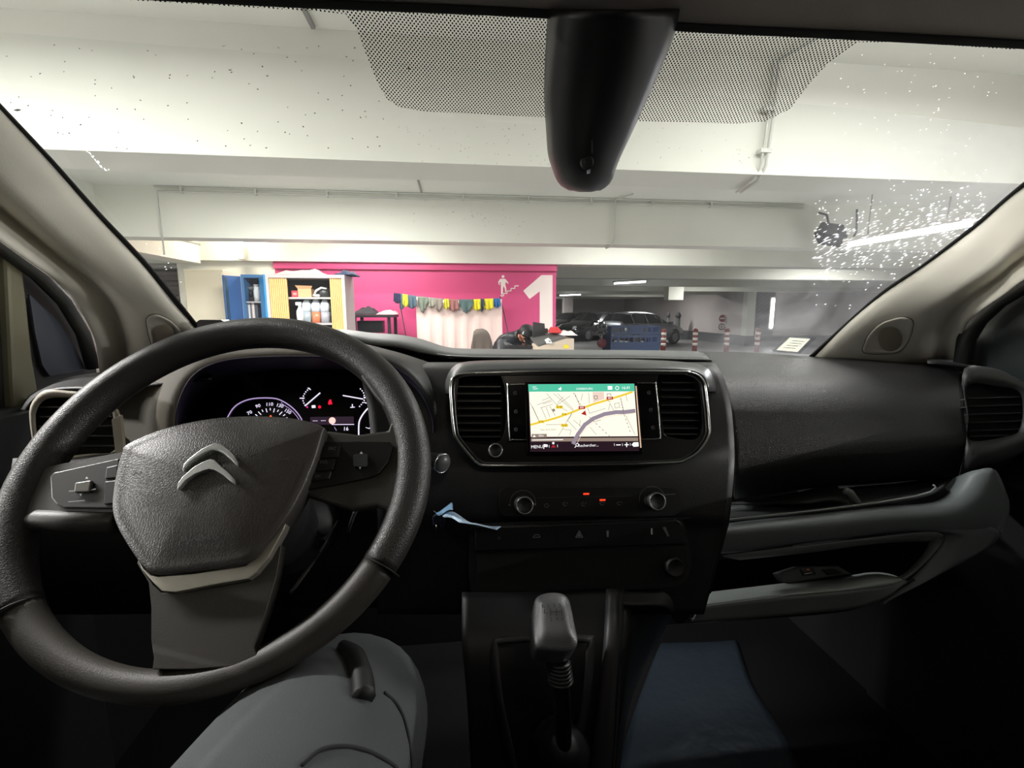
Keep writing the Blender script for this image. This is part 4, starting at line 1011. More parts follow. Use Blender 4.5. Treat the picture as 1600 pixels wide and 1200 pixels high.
rp_ = [prow((1900, 96), [(1892, 156, -.06), (1882, 228, -.03), (1875, 258, -.08)]),
       prow((1760, 190), [(1752, 250, -.06), (1742, 322, -.03), (1735, 352, -.08)]),
       prow((1600, 294), [(1604, 345, -.07), (1604, 402, -.03), (1604, 434, -.10)]),
       prow((1530, 353), [(1548, 398, -.07), (1560, 436, -.03), (1572, 458, -.11)]),
       prow((1450, 413), [(1478, 446, -.07), (1508, 472, -.03), (1532, 486, -.11)]),
       prow((1375, 464), [(1425, 486, -.07), (1482, 502, -.03), (1510, 508, -.11)]),
       prow((1320, 510), [(1395, 522, -.07), (1471, 532, -.03), (1498, 538, -.11)]),
       prow((1268, 562), [(1370, 566, -.07), (1467, 574, -.03), (1494, 580, -.11)])]
tR = pillar(rp_, 'pale beige trim of the right windscreen pillar with a round speaker grille', 1)
from mathutils.bvhtree import BVHTree
def surf_ray(o):
    me = o.data; rl = root_loc(o) if o.parent else o.location
    bv = BVHTree.FromPolygons([v.co+rl for v in me.vertices], [tuple(p.vertices) for p in me.polygons])
    def f(x, y, off=0.0):
        d = ray(x, y).normalized(); h = bv.ray_cast(CAM, d); p = h[0] if h[0] is not None else CAM+d
        return p-d*(off+.0022)
    return f
def speaker(t, outl, cx, cy, r, rows, dY):
    f = surf_ray(t.children[0]); O = closed2(outl, 5); n = len(O); vs = []; fs = []
    prof = [(1, .0005), (.975, .0035), (.9, .0045), (.82, .0035), (.78, .001), (.5, .0015)]
    for s_, off in prof: vs += [f(cx+(x-cx)*s_+(0), cy+(y-cy)*s_, off) for x, y in O]
    for i in range(len(prof)-1):
        for j in range(n): fs.append((i*n+j, i*n+(j+1) % n, (i+1)*n+(j+1) % n, (i+1)*n+j))
    vs.append(f(cx, cy, .002)); k = len(vs)-1
    for j in range(n): fs.append(((len(prof)-1)*n+j, (len(prof)-1)*n+(j+1) % n, k))
    o = mk('speaker_surround', vs, fs, mat('beige_surround', (214, 210, 196), .6), t, True)
    d = [f(cx+r*math.cos(2*PI*i/28), cy+r*math.sin(2*PI*i/28), .0045) for i in range(28)]+[f(cx+r*.9*math.cos(2*PI*i/28), cy+r*.9*math.sin(2*PI*i/28), .0055) for i in range(28)]+[f(cx, cy, .0057)]
    MB().add(d, [(i, (i+1) % 28, (i+1) % 28+28, i+28) for i in range(28)]+[(i+28, (i+1) % 28+28, 56) for i in range(28)]).build('speaker_grille', beige_dark, o, True)
    MB().tube([f(x, y, .0012) for x, y in O], .0009, 6, closed=True).build('panel_gap', mat('gap_brown', (90, 84, 74), .8), t)
speaker(tR, [(1350, 551), (1351, 535), (1358, 522), (1372, 508), (1388, 500), (1410, 495), (1424, 499), (1427, 508), (1421, 530), (1408, 548), (1390, 553)], 1391, 530, 19, None, .91)
speaker(tL, [(229, 508), (231, 495), (243, 491), (258, 496), (272, 505), (284, 520), (285, 540), (265, 550), (240, 545)], 257, 522, 15, None, .90)

# ---- sensor / mirror housing
t = thing('mirror_housing', Wf(910, 40), 'big black plastic sensor housing hanging at the top centre of the windscreen', 'housing')
rws = [(15, 856, 1066), (60, 853, 1052), (100, 851, 1036), (150, 850, 1014), (200, 853, 991), (240, 856, 972), (262, 862, 963), (278, 868, 958), (290, 876, 950), (298, 890, 938)]
cols = [(0, 0), (.05, .02), (.12, .034), (.3, .05), (.5, .055), (.7, .05), (.88, .034), (.96, .02), (1, 0)]
cur = []
for u, dd in cols:
    c_ = []
    for i, (y, xl_, xr_) in enumerate(rws):
        k = 1 if i < 7 else (.92, .8, .55)[i-7]
        c_.append(Wf(xl_+(xr_-xl_)*u, y+(2 if .2 < u < .8 else 0), .004+dd*k))
    cur.append(c_)
hs = loft('housing_cover', cur, mat('housing_black', (13, 13, 14), .38), t, 30, 18, .004)
c_ = [Wf(x, y, .061) for x, y in ((1008, 90), (962, 150), (935, 215), (926, 235))]
MB().tube([Wf(924, 218, .061), Wf(925, 240, .060)], .0012, 6).build('cover_seam', deep_black, hs)
MB().tube([Wf(919, 268, .056), Wf(916, 284, .048), Wf(914, 297, .028)], .0016, 6).build('cover_seam', deep_black, hs)
MB().lathe(Wf(917, 254, .062), -ray(917, 254), [(.010, -.006), (.010, .0012), (.007, .002)], 16).build('screw_hole', deep_black, hs, True)
pl = Plane(Wf(920, 267, .064), RT, UP); plate('clip_tab', pl, [(917.5, 264.5), (923, 264), (922, 270), (918, 271)], 0, .002, mat('tab_white', (200, 202, 204), .5), hs)

# ---- doors
def door(name, X, s, quad, label):
    d_ = struct(MB().box((min(X, X+s*.05), -.7, .58), (max(X, X+s*.05), 1.0, 1.43)).build(name, mat('door_dark_plastic', (20, 23, 23), .6), None, bev=.01))
    return d_
d1 = door('door_1', -.76, -1, None, '')
MB().tube([(-.755, -.7, 1.46), (-.755, .2, 1.45), (-.755, .80, 1.44)], .018, 8).build('window_sill', seal, d1, True)
fr = mat('door_frame_dark', (24, 25, 24), .5)
# frame following the pillar, division bar, small fixed window
MB().tube([onX(x, y, -.775) for x, y in ((-220, 232), (0, 384), (60, 430), (100, 470), (130, 520), (146, 575))], .013, 8).build('window_frame', fr, d1, True)
def onXq(l, X): return [onX(x, y, X) for x, y in l]
b = MB().prism(onXq([(10, 392), (34, 398), (44, 480), (52, 560), (66, 640), (78, 800), (34, 800), (20, 600)], -.785), (1, 0, 0), .03).build('division_bar', mat('bar_olive', (92, 90, 72), .6), d1, bev=.006)
MB().prism(onXq([(46, 460), (62, 475), (90, 500), (115, 540), (135, 578), (78, 588), (66, 570), (55, 520)], -.79), (1, 0, 0), .004).build('quarter_glass', mat('dark_glass_blue', (46, 50, 58), .25), d1)
MB().prism(onXq([(-60, 330), (-10, 372), (60, 425), (118, 480), (150, 575), (160, 640), (60, 660), (-60, 690)], -.80), (1, 0, 0), .004).build('inner_panel', matt_black, d1)
d2 = door('door_2', 1.06, 1, None, '')
MB().tube([onX(x, y, 1.055) for x, y in ((1800, 330), (1600, 446), (1560, 470), (1528, 500), (1510, 530), (1503, 580))], .016, 8).build('window_frame', fr, d2, True)
MB().prism(onXq([(1760, 380), (1600, 440), (1540, 480), (1510, 520), (1500, 640), (1760, 700)], 1.09), (-1, 0, 0), .004).build('inner_panel', mat('dark_glass_green', (34, 40, 40), .3), d2)
MB().tube([(1.055, -.7, 1.46), (1.055, .2, 1.45), (1.055, .80, 1.44)], .018, 8).build('window_sill', seal, d2, True)

# ================================================================== DASHBOARD
D = thing('dashboard', V((.15, .9, .9)), 'full-width black dashboard with lit gauges, navigation screen and open glovebox', 'dashboard')
ta = math.radians(18)
A = Plane(onY(907, 650, .645), (1, 0, 0), (0, math.sin(ta), math.cos(ta)))
def AY(px, py, off=0): return A.hit(px, py, off)
# upper pad: rolled lip right across
e0 = [(345, 512, .98), (440, 511, .98), (538, 515, .98), (580, 520, 1.0), (620, 522.5, 1.02), (652, 528, 1.05), (672, 534, 1.07), (690, 540, 1.08), (712, 544, 1.1), (760, 545, 1.1), (900, 546.5, 1.1), (1000, 547, 1.1), (1096, 549, 1.1)]
e1 = [(345, 520, .86), (440, 518, .86), (538, 522, .86), (580, 528, .88), (620, 531, .9), (652, 537, .92), (672, 543, .93), (690, 548, .93), (712, 551, .93), (760, 552, .93), (900, 553, .93), (1000, 553.5, .93), (1104, 556, .93)]
e2 = [(345, 531, .80), (440, 528, .80), (538, 530, .80), (580, 538, .81), (620, 541, .82), (652, 549, .83), (672, 553, .83), (690, 556, .83), (712, 557.5, .83), (760, 559, .83), (900, 560, .83), (1000, 560.5, .83), (1112, 563, .83)]
e3 = [(x, y+2.5, Y+.025) for x, y, Y in e2]
loft('upper_pad', [pts(e0), pts(e1), pts(e2), pts(e3)], mat('top_pad_grained', (104, 107, 106), .5, bump=.0008, bscale=420, kind='leather'), D, 60, 0, .006)
e4 = [(x, y+8, Y+.06) for x, y, Y in e3]
loft('pad_gap', [pts(e3), pts(e4)], deep_black, D, 50, 0, .004)
# centre body behind the fascia
rowsC = []
for y, xs2, dy in ((566, (560, 640, 740, 900, 1060, 1115), .13), (574, (560, 640, 740, 900, 1060, 1122), .07), (598, (566, 640, 740, 900, 1060, 1134), .05), (640, (575, 650, 740, 900, 1060, 1143), .036), (690, (580, 650, 740, 900, 1060, 1147), .034), (735, (585, 660, 740, 900, 1060, 1147), .014), (812, (590, 660, 740, 900, 1060, 1140), .014), (830, (590, 660, 740, 900, 1060, 1136), .02), (960, (590, 660, 740, 900, 1040, 1100), .03)):
    r_ = []
    for x in xs2:
        p = AY(x, y); r_.append(onY(x, y, p.y+dy))
    rowsC.append(r_)
loft('centre_body', rowsC, mat('centre_grained', (23, 22, 24), .45, bump=.0006, bscale=420, kind='leather'), D, 50, 50, .004)
# passenger pad
pr_ = [([(1092, 549), (1190, 551), (1300, 555), (1400, 559), (1450, 562), (1508, 570)], 1.08),
       ([(1104, 560), (1190, 563), (1300, 567), (1400, 571), (1450, 574), (1508, 580)], .93),
       ([(1120, 585), (1200, 586), (1300, 588), (1400, 590), (1450, 592), (1503, 596)], .81),
       ([(1136, 625), (1200, 626), (1300, 626), (1400, 626), (1450, 626), (1505, 626)], .74),
       ([(1146, 680), (1210, 676), (1300, 670), (1400, 664), (1450, 661), (1508, 658)], .715),
       ([(1149, 738), (1210, 724), (1280, 710), (1400, 701), (1450, 697), (1512, 691)], .70),
       ([(1150, 744), (1210, 731), (1280, 717), (1400, 708), (1450, 704), (1510, 698)], .705),
       ([(1148, 775), (1210, 766), (1280, 757), (1400, 748), (1450, 745), (1498, 742)], .76),
       ([(1148, 780), (1210, 772), (1280, 762), (1400, 752), (1450, 749), (1498, 744)], .84)]
loft('passenger_pad', [pts(r, Y) for r, Y in pr_], pad_grained, D, 50, 44, .005)
MB().tube(pts([(1090, 547), (1104, 560), (1120, 585), (1136, 625), (1146, 680), (1149, 740), (1148, 775)], .0) if False else [onY(x, y, Y-.003) for (x, y), Y in zip([(1104, 560), (1120, 585), (1136, 625), (1146, 680), (1149, 738)], (.93, .81, .74, .715, .70))], .0012, 6).build('panel_gap', deep_black, D)
# end vent right
vp = Plane(onY(1555, 650, .70), (1, -.12, 0), (0, math.sin(.12), math.cos(.12))); vp = Plane(vp.o, vp.x, (vp.y-vp.x*vp.y.dot(vp.x)))
ov = [(1503, 590), (1508, 574), (1520, 571), (1560, 577), (1590, 592), (1620, 612), (1635, 650), (1625, 690), (1600, 706), (1560, 722), (1515, 732), (1502, 738), (1508, 700), (1512, 660), (1506, 620)]
iv = [(1512, 602), (1560, 604), (1592, 612), (1598, 640), (1594, 668), (1580, 680), (1515, 688), (1514, 650)]
def vent(pl, outer, inner, slats, par, dep=.022, frame_m=dash_smooth, name='air_vent', x0x1=None, verts=0, lab=None, fw=.004):
    v = MB()
    n = len(inner); k = len(outer)
    # frame ring by bridging resampled outlines
    oo = closed2(outer, 6); ii = closed2(inner, 6)
    def res(l, m_):
        L = [0]
        for i in range(len(l)): L.append(L[-1]+math.dist(l[i], l[(i+1) % len(l)]))
        out = []
        for q in range(m_):
            s = L[-1]*q/m_; i = max(j for j in range(len(l)) if L[j] <= s); f = (s-L[i])/(L[i+1]-L[i]+1e-9); a_, b_ = l[i], l[(i+1) % len(l)]
            out.append((a_[0]+(b_[0]-a_[0])*f, a_[1]+(b_[1]-a_[1])*f))
        return out
    cx = sum(p[0] for p in inner)/n; cy = sum(p[1] for p in inner)/n
    def byang(l, m_):
        out = []
        for q in range(m_):
            a_ = 2*PI*q/m_-PI; best = None
            for i in range(len(l)):
                p, r = l[i], l[(i+1) % len(l)]; dx, dy = math.cos(a_), math.sin(a_)
                den = dx*(r[1]-p[1])-dy*(r[0]-p[0])
                if abs(den) < 1e-9: continue
                s_ = ((p[0]-cx)*(r[1]-p[1])-(p[1]-cy)*(r[0]-p[0]))/den; u_ = ((p[0]-cx)*dy-(p[1]-cy)*dx)/den
                if s_ > 0 and -1e-6 <= u_ <= 1+1e-6 and (best is None or s_ > best): best = s_
            out.append((cx+math.cos(a_)*best, cy+math.sin(a_)*best))
        return out
    m_ = 48; O = byang(oo, m_); I = byang(ii, m_)
    mid = [((a_[0]*.5+b_[0]*.5), (a_[1]*.5+b_[1]*.5)) for a_, b_ in zip(O, I)]
    vs = [pl.hit(*p, -.02) for p in O]+[pl.hit(*p, 0) for p in O]+[pl.hit(*p, fw) for p in mid]+[pl.hit(*p, .001) for p in I]+[pl.hit(*p, -dep) for p in I]
    fs = [(r*m_+j, r*m_+(j+1) % m_, (r+1)*m_+(j+1) % m_, (r+1)*m_+j) for r in range(4) for j in range(m_)]
    fr_ = mk(name, vs, fs, frame_m, par, True, lab)
    MB().flat([pl.hit(*p, -dep+.001) for p in I]).build('vent_recess', deep_black, fr_)
    for (xa_, ya_, xb_, yb_) in slats:
        a_, b_ = pl.hit(xa_, ya_, -.006), pl.hit(xb_, yb_, -.006)
        MB().add([a_, b_, b_-pl.n*.016-pl.y*.004, a_-pl.n*.016-pl.y*.004, a_-pl.y*.0018, b_-pl.y*.0018, b_-pl.n*.016-pl.y*.006, a_-pl.n*.016-pl.y*.006], [(0, 1, 2, 3), (7, 6, 5, 4), (0, 4, 5, 1), (1, 5, 6, 2), (2, 6, 7, 3), (3, 7, 4, 0)]).build('vent_slat', slat_m, fr_)
    return fr_
zv = lambda x, y: (1280+x/5, 540+y/5)
vr = vent(vp, ov, iv, [(*zv(1165, 408), *zv(1570, 395)), (*zv(1170, 470), *zv(1575, 456)), (*zv(1175, 533), *zv(1580, 520)), (*zv(1180, 598), *zv(1580, 583)), (*zv(1182, 660), *zv(1575, 648)), (*zv(1182, 705), *zv(1480, 695))], D, lab='passenger end air vent', frame_m=mat('vent_frame_grey', (52, 54, 54), .5), fw=.008)
loft('side_trim', [pts([(1512, 696), (1560, 700), (1600, 690), (1640, 670)], .70), pts([(1506, 712), (1560, 706), (1600, 698), (1640, 680)], .695), pts([(1500, 742), (1555, 731), (1590, 708), (1640, 690)], .74), pts([(1498, 748), (1550, 736), (1590, 714), (1640, 700)], .85)], dash_smooth, D, 16, 10, .004)
loft('top_corner', [pts([(1448, 560), (1500, 562), (1545, 572), (1580, 592), (1640, 620)], 1.0), pts([(1450, 565), (1505, 571), (1545, 580), (1580, 598), (1640, 630)], .80)], mat('corner_grey', (56, 60, 60), .55), D, 16, 6, .004)

# nav surround
chr_px = [(704, 617), (705, 597), (710, 589), (720, 585), (750, 583), (891, 580.5), (1060, 581), (1078, 582.5), (1092, 588), (1100, 598), (1103, 612), (1108, 661), (1107, 681), (1092, 704), (1072, 718), (1050, 723), (949, 726), (850, 727), (762, 727), (745, 722), (735, 713), (716, 689), (709, 672)]
cs = closed2(chr_px, 5)
MB().tube([A.hit(x, y, .006) for x, y in cs], .0020, 8, closed=True).build('chrome_trim', chrome, D, True)
inn = [((x-907)*.975+907, (y-654)*.955+654) for x, y in cs]
MB().tube([A.hit(x, y, .005) for x, y in inn], .0016, 8, closed=True).build('inner_trim', mat('dark_trim', (80, 80, 80), .3, .6), D, True)
h0 = [(694, 615), (697, 592), (708, 573), (733, 564.5), (820, 562), (900, 561), (1000, 562), (1072, 566), (1104, 574), (1116, 592), (1120, 612)]
h1 = [(699, 615), (701, 595), (712, 578), (735, 570), (820, 567.5), (900, 567), (1000, 568), (1070, 571), (1098, 579), (1110, 594), (1113, 612)]
h2 = [(703, 615), (704, 597), (712, 586), (735, 582), (820, 579), (900, 578), (1000, 578), (1070, 579), (1094, 585), (1104, 598), (1106, 612)]
loft('fascia_hood', [[onY(x, y, AY(x, y).y+.05) for x, y in h0], [onY(x, y, AY(x, y).y+.012) for x, y in h1], [A.hit(x, y, .004) for x, y in h2]], hood_grey, D, 50, 10, .003)
# left & right centre vents
zn = lambda x, y: (690+x/3.478, 560+y/3.478)
L_in = [zn(92, 120), zn(110, 105), zn(325, 100), zn(325, 440), zn(100, 440), zn(80, 300)]
L_out = [(x+(-3 if x < 750 else 3), y+(-3 if y < 630 else 3)) for x, y in L_in]
MB().prism_holes([A.hit(x, y, .004) for x, y in cs], [[A.hit(*p, .004) for p in closed2(h, 6)] for h in (L_in, [zn(1178, 92), zn(1370, 95), zn(1395, 120), zn(1402, 420), zn(1220, 422), zn(1208, 400)])], A.n, .02).build('nav_fascia', mat('fascia_black', (14, 13, 14), .3), D)
vent(A, L_out, L_in, [(*zn(85, y), *zn(322, y)) for y in (150, 188, 228, 268, 308, 348, 388, 422)], D, fw=.0055, lab='left centre air vent')
R_in = [zn(1178, 92), zn(1370, 95), zn(1395, 120), zn(1402, 420), zn(1220, 422), zn(1208, 400)]
R_out = [(x+(-3 if x < 1050 else 3), y+(-3 if y < 630 else 3)) for x, y in R_in]
vent(A, R_out, R_in, [(*zn(1195, y), *zn(1398, y)) for y in (128, 168, 208, 250, 292, 334, 376, 408)], D, fw=.0055, lab='right centre air vent')
# screen unit
sb = [zn(358, 160), zn(370, 146), zn(465, 140), zn(1060, 135), zn(1155, 136), zn(1165, 150), zn(1190, 415), zn(1182, 432), zn(1165, 438), zn(1080, 440), zn(480, 442), zn(385, 440), zn(368, 425)]
su = plate('screen_unit', A, closed2(sb, 3), .010, .008, gloss_black, D, .001, 'glossy black navigation unit')
MB().tube([A.hit(*p, .0105) for p in closed2(sb, 3)], .0009, 6, closed=True).build('silver_outline', chrome, su, True)
scr = [(824, 600.5), (991.5, 599), (999, 705), (827.5, 706)]
plate('screen_bezel', A, [(820, 597), (996, 596), (1005, 709), (824, 710)], .0118, .003, gloss_black, su, .0006)
S1 = 1.0
e_map = emis('map_cream', (255, 250, 228), 1.12); e_green = emis('map_teal', (92, 214, 178), .85); e_road = emis('map_yellow', (250, 214, 60), .95); e_grey = emis('map_grey', (150, 140, 140), .75)
e_line = emis('map_line', (176, 164, 156), .8); e_dark = emis('map_dark', (52, 34, 44), .7); e_white = emis('map_white', (255, 255, 255), 1.15); e_red = emis('map_red', (196, 40, 50), .85); e_pink = emis('map_blush', (250, 222, 206), .95)
e_riv = emis('map_river', (170, 156, 172), .8); e_tan = emis('map_tan', (176, 156, 140), .75); e_glow = emis('screen_edge', (255, 214, 180), .8)
d = Decal(A, .0132); zm = lambda l: ZC(820, 590, 8.42, l)
d.poly(zm([(45, 80), (1440, 72), (1505, 965), (70, 975)]), e_dark)
d.poly(zm([(55, 185), (1442, 178), (1488, 770), (80, 780)]), e_map, .0002)
d.poly(zm([(45, 88), (1440, 80), (1448, 182), (50, 190)]), e_green, .0002)
d.poly(zm([(1455, 110), (1470, 110), (1535, 920), (1520, 925)]), e_glow, .0002)
d.poly(zm([(890, 190), (1040, 188), (1045, 280), (900, 330)]), e_pink, .0003)
def L(p, w_, m_, lift=.0004): d.line(zm(p), w_/8.42, m_, lift)
river = [(640, 860), (700, 745), (790, 620), (900, 540), (1050, 480), (1200, 455), (1300, 455), (1440, 438)]
for a_, b_ in zip(river, river[1:]): L([a_, b_], 52, e_riv, .0005)
L([(690, 860), (760, 720), (860, 620), (960, 560), (1100, 510), (1440, 470)], 6, e_pink, .0006)
road = [(80, 620), (400, 535), (640, 450), (720, 415), (900, 350), (1100, 290), (1260, 240), (1410, 190)]
L(road, 26, e_road, .0006)
for p in ([(290, 210), (420, 360), (560, 440)], [(380, 210), (640, 440)], [(430, 210), (640, 420)], [(160, 360), (330, 300), (350, 290)], [(230, 300), (330, 262)], [(240, 345), (360, 310)], [(70, 330), (180, 560)], [(100, 380), (180, 550)],
          [(220, 400), (280, 540)], [(280, 390), (330, 520)], [(330, 380), (400, 500)], [(200, 400), (370, 350)], [(600, 240), (420, 360)], [(510, 250), (430, 330)], [(620, 460), (540, 600), (440, 770)], [(560, 560), (680, 690)], [(620, 480), (560, 570)],
          [(280, 620), (480, 615)], [(500, 680), (610, 690), (590, 760)], [(730, 560), (720, 640)], [(640, 560), (740, 640)], [(840, 200), (850, 340)], [(760, 210), (740, 300)], [(660, 210), (720, 370)], [(830, 400), (850, 470), (1060, 405)], [(1100, 430), (1120, 340), (1170, 430)],
          [(1180, 340), (1190, 400), (1250, 390), (1240, 330), (1180, 345)], [(1260, 260), (1300, 430)], [(1330, 220), (1350, 310)], [(1330, 500), (1450, 750)], [(860, 650), (940, 750)], [(910, 580), (1000, 560)], [(1080, 300), (1130, 320)]):
    L(p, 6, e_line, .0007)
for k in range(7): L([(850+k*42, 520+k*40), (868+k*42, 537+k*40)], 8, e_grey, .0008)
for k in range(6): L([(1290+k*18, 440+k*50), (1297+k*18, 462+k*50)], 8, e_grey, .0008)
for k in range(6): L([(640+k*20, 200+k*34), (652+k*20, 220+k*34)], 8, e_grey, .0008)
for k in range(5): L([(1262+k*7, 280+k*34), (1266+k*7, 298+k*34)], 8, e_grey, .0008)
def tagbox(x, y, w_, h_, m_, txt, tm):
    d.poly(zm([(x-w_, y-h_), (x+w_, y-h_), (x+w_, y+h_), (x-w_, y+h_)]), m_, .0009); q_ = zm([(x, y)])[0]; d.text(txt, q_[0], q_[1], h_*1.7/8.42, tm, .0011)
tagbox(455, 388, 46, 20, e_road, 'D 90', e_dark); tagbox(520, 484, 34, 17, e_road, 'D 90', e_dark); tagbox(215, 580, 40, 18, e_road, 'D 90', e_dark); tagbox(522, 628, 46, 19, e_road, 'D 60', e_dark)
tagbox(750, 395, 42, 20, e_red, '850', e_white); tagbox(1118, 270, 42, 20, e_red, '850', e_white)
d.poly(zm([(355, 420), (385, 405), (405, 435), (375, 452)]), e_tan, .0008)
d.poly(zm([(740, 478), (795, 430), (812, 500)]), e_red, .001)
d.line(zm([(910, 240), (955, 240), (955, 275), (930, 285), (912, 272)]), .9, e_grey, .001, closed=True)
d.line(zm([(1085, 240), (1085, 212), (1130, 212), (1130, 240)]), .9, e_grey, .001)
d.poly(zm([(90, 742), (290, 740), (290, 785), (90, 790)]), e_tan, .0009)
tx = lambda s, x, y, sz, m_: d.text(s, *zm([(x, y)])[0], sz/8.42, m_, .0012)
tx('50m', 215, 765, 40, e_white); d.poly(zm([(105, 782), (125, 752), (145, 782)]), e_white, .0011)
d.poly(zm([(80, 800), (1490, 788), (1492, 835), (82, 842)]), e_tan, .0004)
d.line(zm([(100, 822), (500, 815)]), 1.2, e_white, .0006)
tx('Rue de la Gare', 310, 684, 34, e_grey)
tx('MENU', 160, 912, 58, e_white); tx('Rechercher...', 835, 892, 52, e_white)
L([(250, 935), (250, 880)], 10, e_white, .001); d.poly(zm([(250, 876), (300, 880), (300, 912), (250, 912)]), e_white, .001)
tx('I', 320, 905, 50, e_white); tx('I', 430, 900, 50, e_white); tx('I', 1178, 885, 50, e_white); tx('I', 1285, 885, 50, e_white); tx('I', 1388, 882, 50, e_white)
d.poly(zm([(345, 920), (378, 880), (410, 918)]), e_red, .001); d.disc(*zm([(375, 862)])[0], 1.8, e_white, .001)
q_ = zm([(690, 885)])[0]; d.arc(*q_, 2.2, .9, 0, 360, e_white, .001); L([(672, 902), (658, 920)], 8, e_white, .001)
L([(1205, 886), (1258, 885)], 12, e_white, .001); L([(1315, 884), (1365, 883)], 12, e_white, .001); L([(1340, 858), (1340, 910)], 12, e_white, .001)
d.poly(zm([(1405, 882), (1430, 852), (1495, 850), (1498, 905), (1432, 910)]), e_white, .001)
L([(100, 125), (150, 122)], 7, e_white, .001); L([(110, 150), (170, 146)], 7, e_white, .001)
tx('CHERBOURG', 785, 148, 38, e_white); tx('16:41', 1330, 135, 56, e_white)
d.poly(zm([(1090, 112), (1150, 110), (1152, 158), (1092, 160)]), e_white, .001); d.arc(*zm([(1215, 137)])[0], 2.6, .9, 0, 360, e_white, .001)
d.poly(zm([(440, 150), (460, 138), (478, 120), (480, 170), (462, 160), (440, 158)]), e_white, .001)
d.done('map_display', su, 'lit street map with teal top bar')
d = Decal(A, .0105)
for (x, y) in ((805, 614), (806, 643), (806, 671), (1014, 613.5), (1017, 640.5), (1020.5, 668)):
    d.arc(x, y, 2.6, .8, 20, 330, icon_m); d.line([(x-1.4, y), (x+1.6, y)], .9, icon_m)
d.done('touch_icons', su)
# rotary knob
def knob(pl, x, y, r, par, ring=True, h=.014, name='rotary_knob', lab=None):
    c_ = pl.hit(x, y, 0); rad = r/F*(c_-CAM).dot(FW)
    k = MB().lathe(c_, pl.n, [(rad*1.12, 0), (rad*1.12, .003), (rad, .004), (rad*.97, h), (rad*.9, h+.001), (rad*.82, h)], 28).build(name, matt_black, par, True, lab)
    if ring:
        a_ = [c_+pl.n*(h+.0004)+(pl.x*math.cos(t_)+pl.y*math.sin(t_))*rad*.95 for t_ in [2*PI*i/32 for i in range(32)]]
        MB().tube(a_, .0010, 6, closed=True).build('ring', mat('knob_ring', (150, 150, 150), .3, .8), k, True)
    return k
A2 = Plane(A.at(0, 0, .004), A.x, A.y)
knob(A2, 774, 704, 10.5, D, h=.006)
# climate panel
cl_ = plate('climate_panel', A, rrect(780, 762, 1062, 806, 12), .003, .006, mat('panel_black', (17, 16, 18), .4), D, .0)
knob(A, 817, 788, 13, D, h=.018); knob(A, 1019, 782, 13, D, h=.018)
d = Decal(A, .0036)
d.arc(817, 786, 20, .7, 180, 360, icon_m); d.arc(1019, 780, 20, .7, 170, 360, icon_m)
d.disc(796, 789, 1.6, icon_m); d.disc(836, 788, 1.8, icon_m); d.line([(840, 778), (987, 775)], .8, mat('line_grey', (60, 60, 62), .5)); d.line([(1037, 773), (1055, 772)], .9, icon_m)
for i, (x, y) in enumerate(((854, 790), (883, 788), (912, 788), (941, 787), (968, 787))):
    if i == 0: d.arc(x, y, 3, .8, 0, 360, icon_m)
    else:
        d.line([(x-4, y-2), (x-2, y+2), (x+2, y+2)], .9, icon_m); d.line([(x+2, y-3), (x+4, y-1)], .9, icon_m); d.disc(x-1, y-2.5, 1, icon_m)
e_led = emis('red_led', (255, 60, 30), 1.6)
d.poly([(911.5, 770.5), (920.5, 770.3), (920.5, 773), (911.5, 773.2)], e_led); d.poly([(937, 780), (946, 779.8), (946, 782.4), (937, 782.6)], e_led)
d.done('climate_markings', cl_)
# switch bar and pocket
sw = [(738, 824), (760, 818), (1056, 809), (1066, 813), (1072, 828), (1077, 850), (1080, 882), (1074, 904), (1060, 915), (1030, 919), (760, 930), (738, 926), (733, 900), (733, 840)]
pk = plate('pocket_frame', A, closed2(sw, 3), -.002, .004, mat('pocket_frame_black', (22, 22, 24), .4), D, .0)
plate('switch_bar', A, [(742, 824), (1058, 812), (1066, 818), (1073, 851), (742, 862)], .006, .010, mat('bar_black', (15, 15, 17), .35), D, .002)
plate('storage_pocket', A, [(745, 866), (1030, 857), (1072, 856), (1074, 885), (1066, 904), (1040, 912), (756, 924), (745, 915)], -.0012, .001, deep_black, D)
d = Decal(A, .0066)
d.line([(905, 829.5), (899.5, 839.5), (910.5, 839.5)], 1.3, icon_m, closed=True); d.poly([(905, 832), (902, 838), (908, 838)], icon_m)
d.line([(833, 839), (836, 835.5), (842, 835.5), (844, 839), (834, 840)], 1, icon_m); d.poly([(947.5, 829), (951.5, 829), (951, 839), (948, 839)], icon_m)
d.poly([(1017, 825.5), (1019.5, 825.5), (1019.5, 835), (1017, 835)], icon_bright); d.poly([(1035, 824), (1040, 823), (1046, 838), (1043, 838)], icon_m); d.disc(780, 841, 2.6, mat('faint_grey', (50, 50, 52), .6))
for x in (820, 870, 925, 975, 1008): d.line([(x, 822), (x, 855)], .5, deep_black)
d.done('switch_icons', D)
A3 = Plane(A.at(0, 0, -.004), A.x, A.y)
k = knob(A3, 1049, 884, 14, D, ring=False, h=.014, name='power_socket'); 

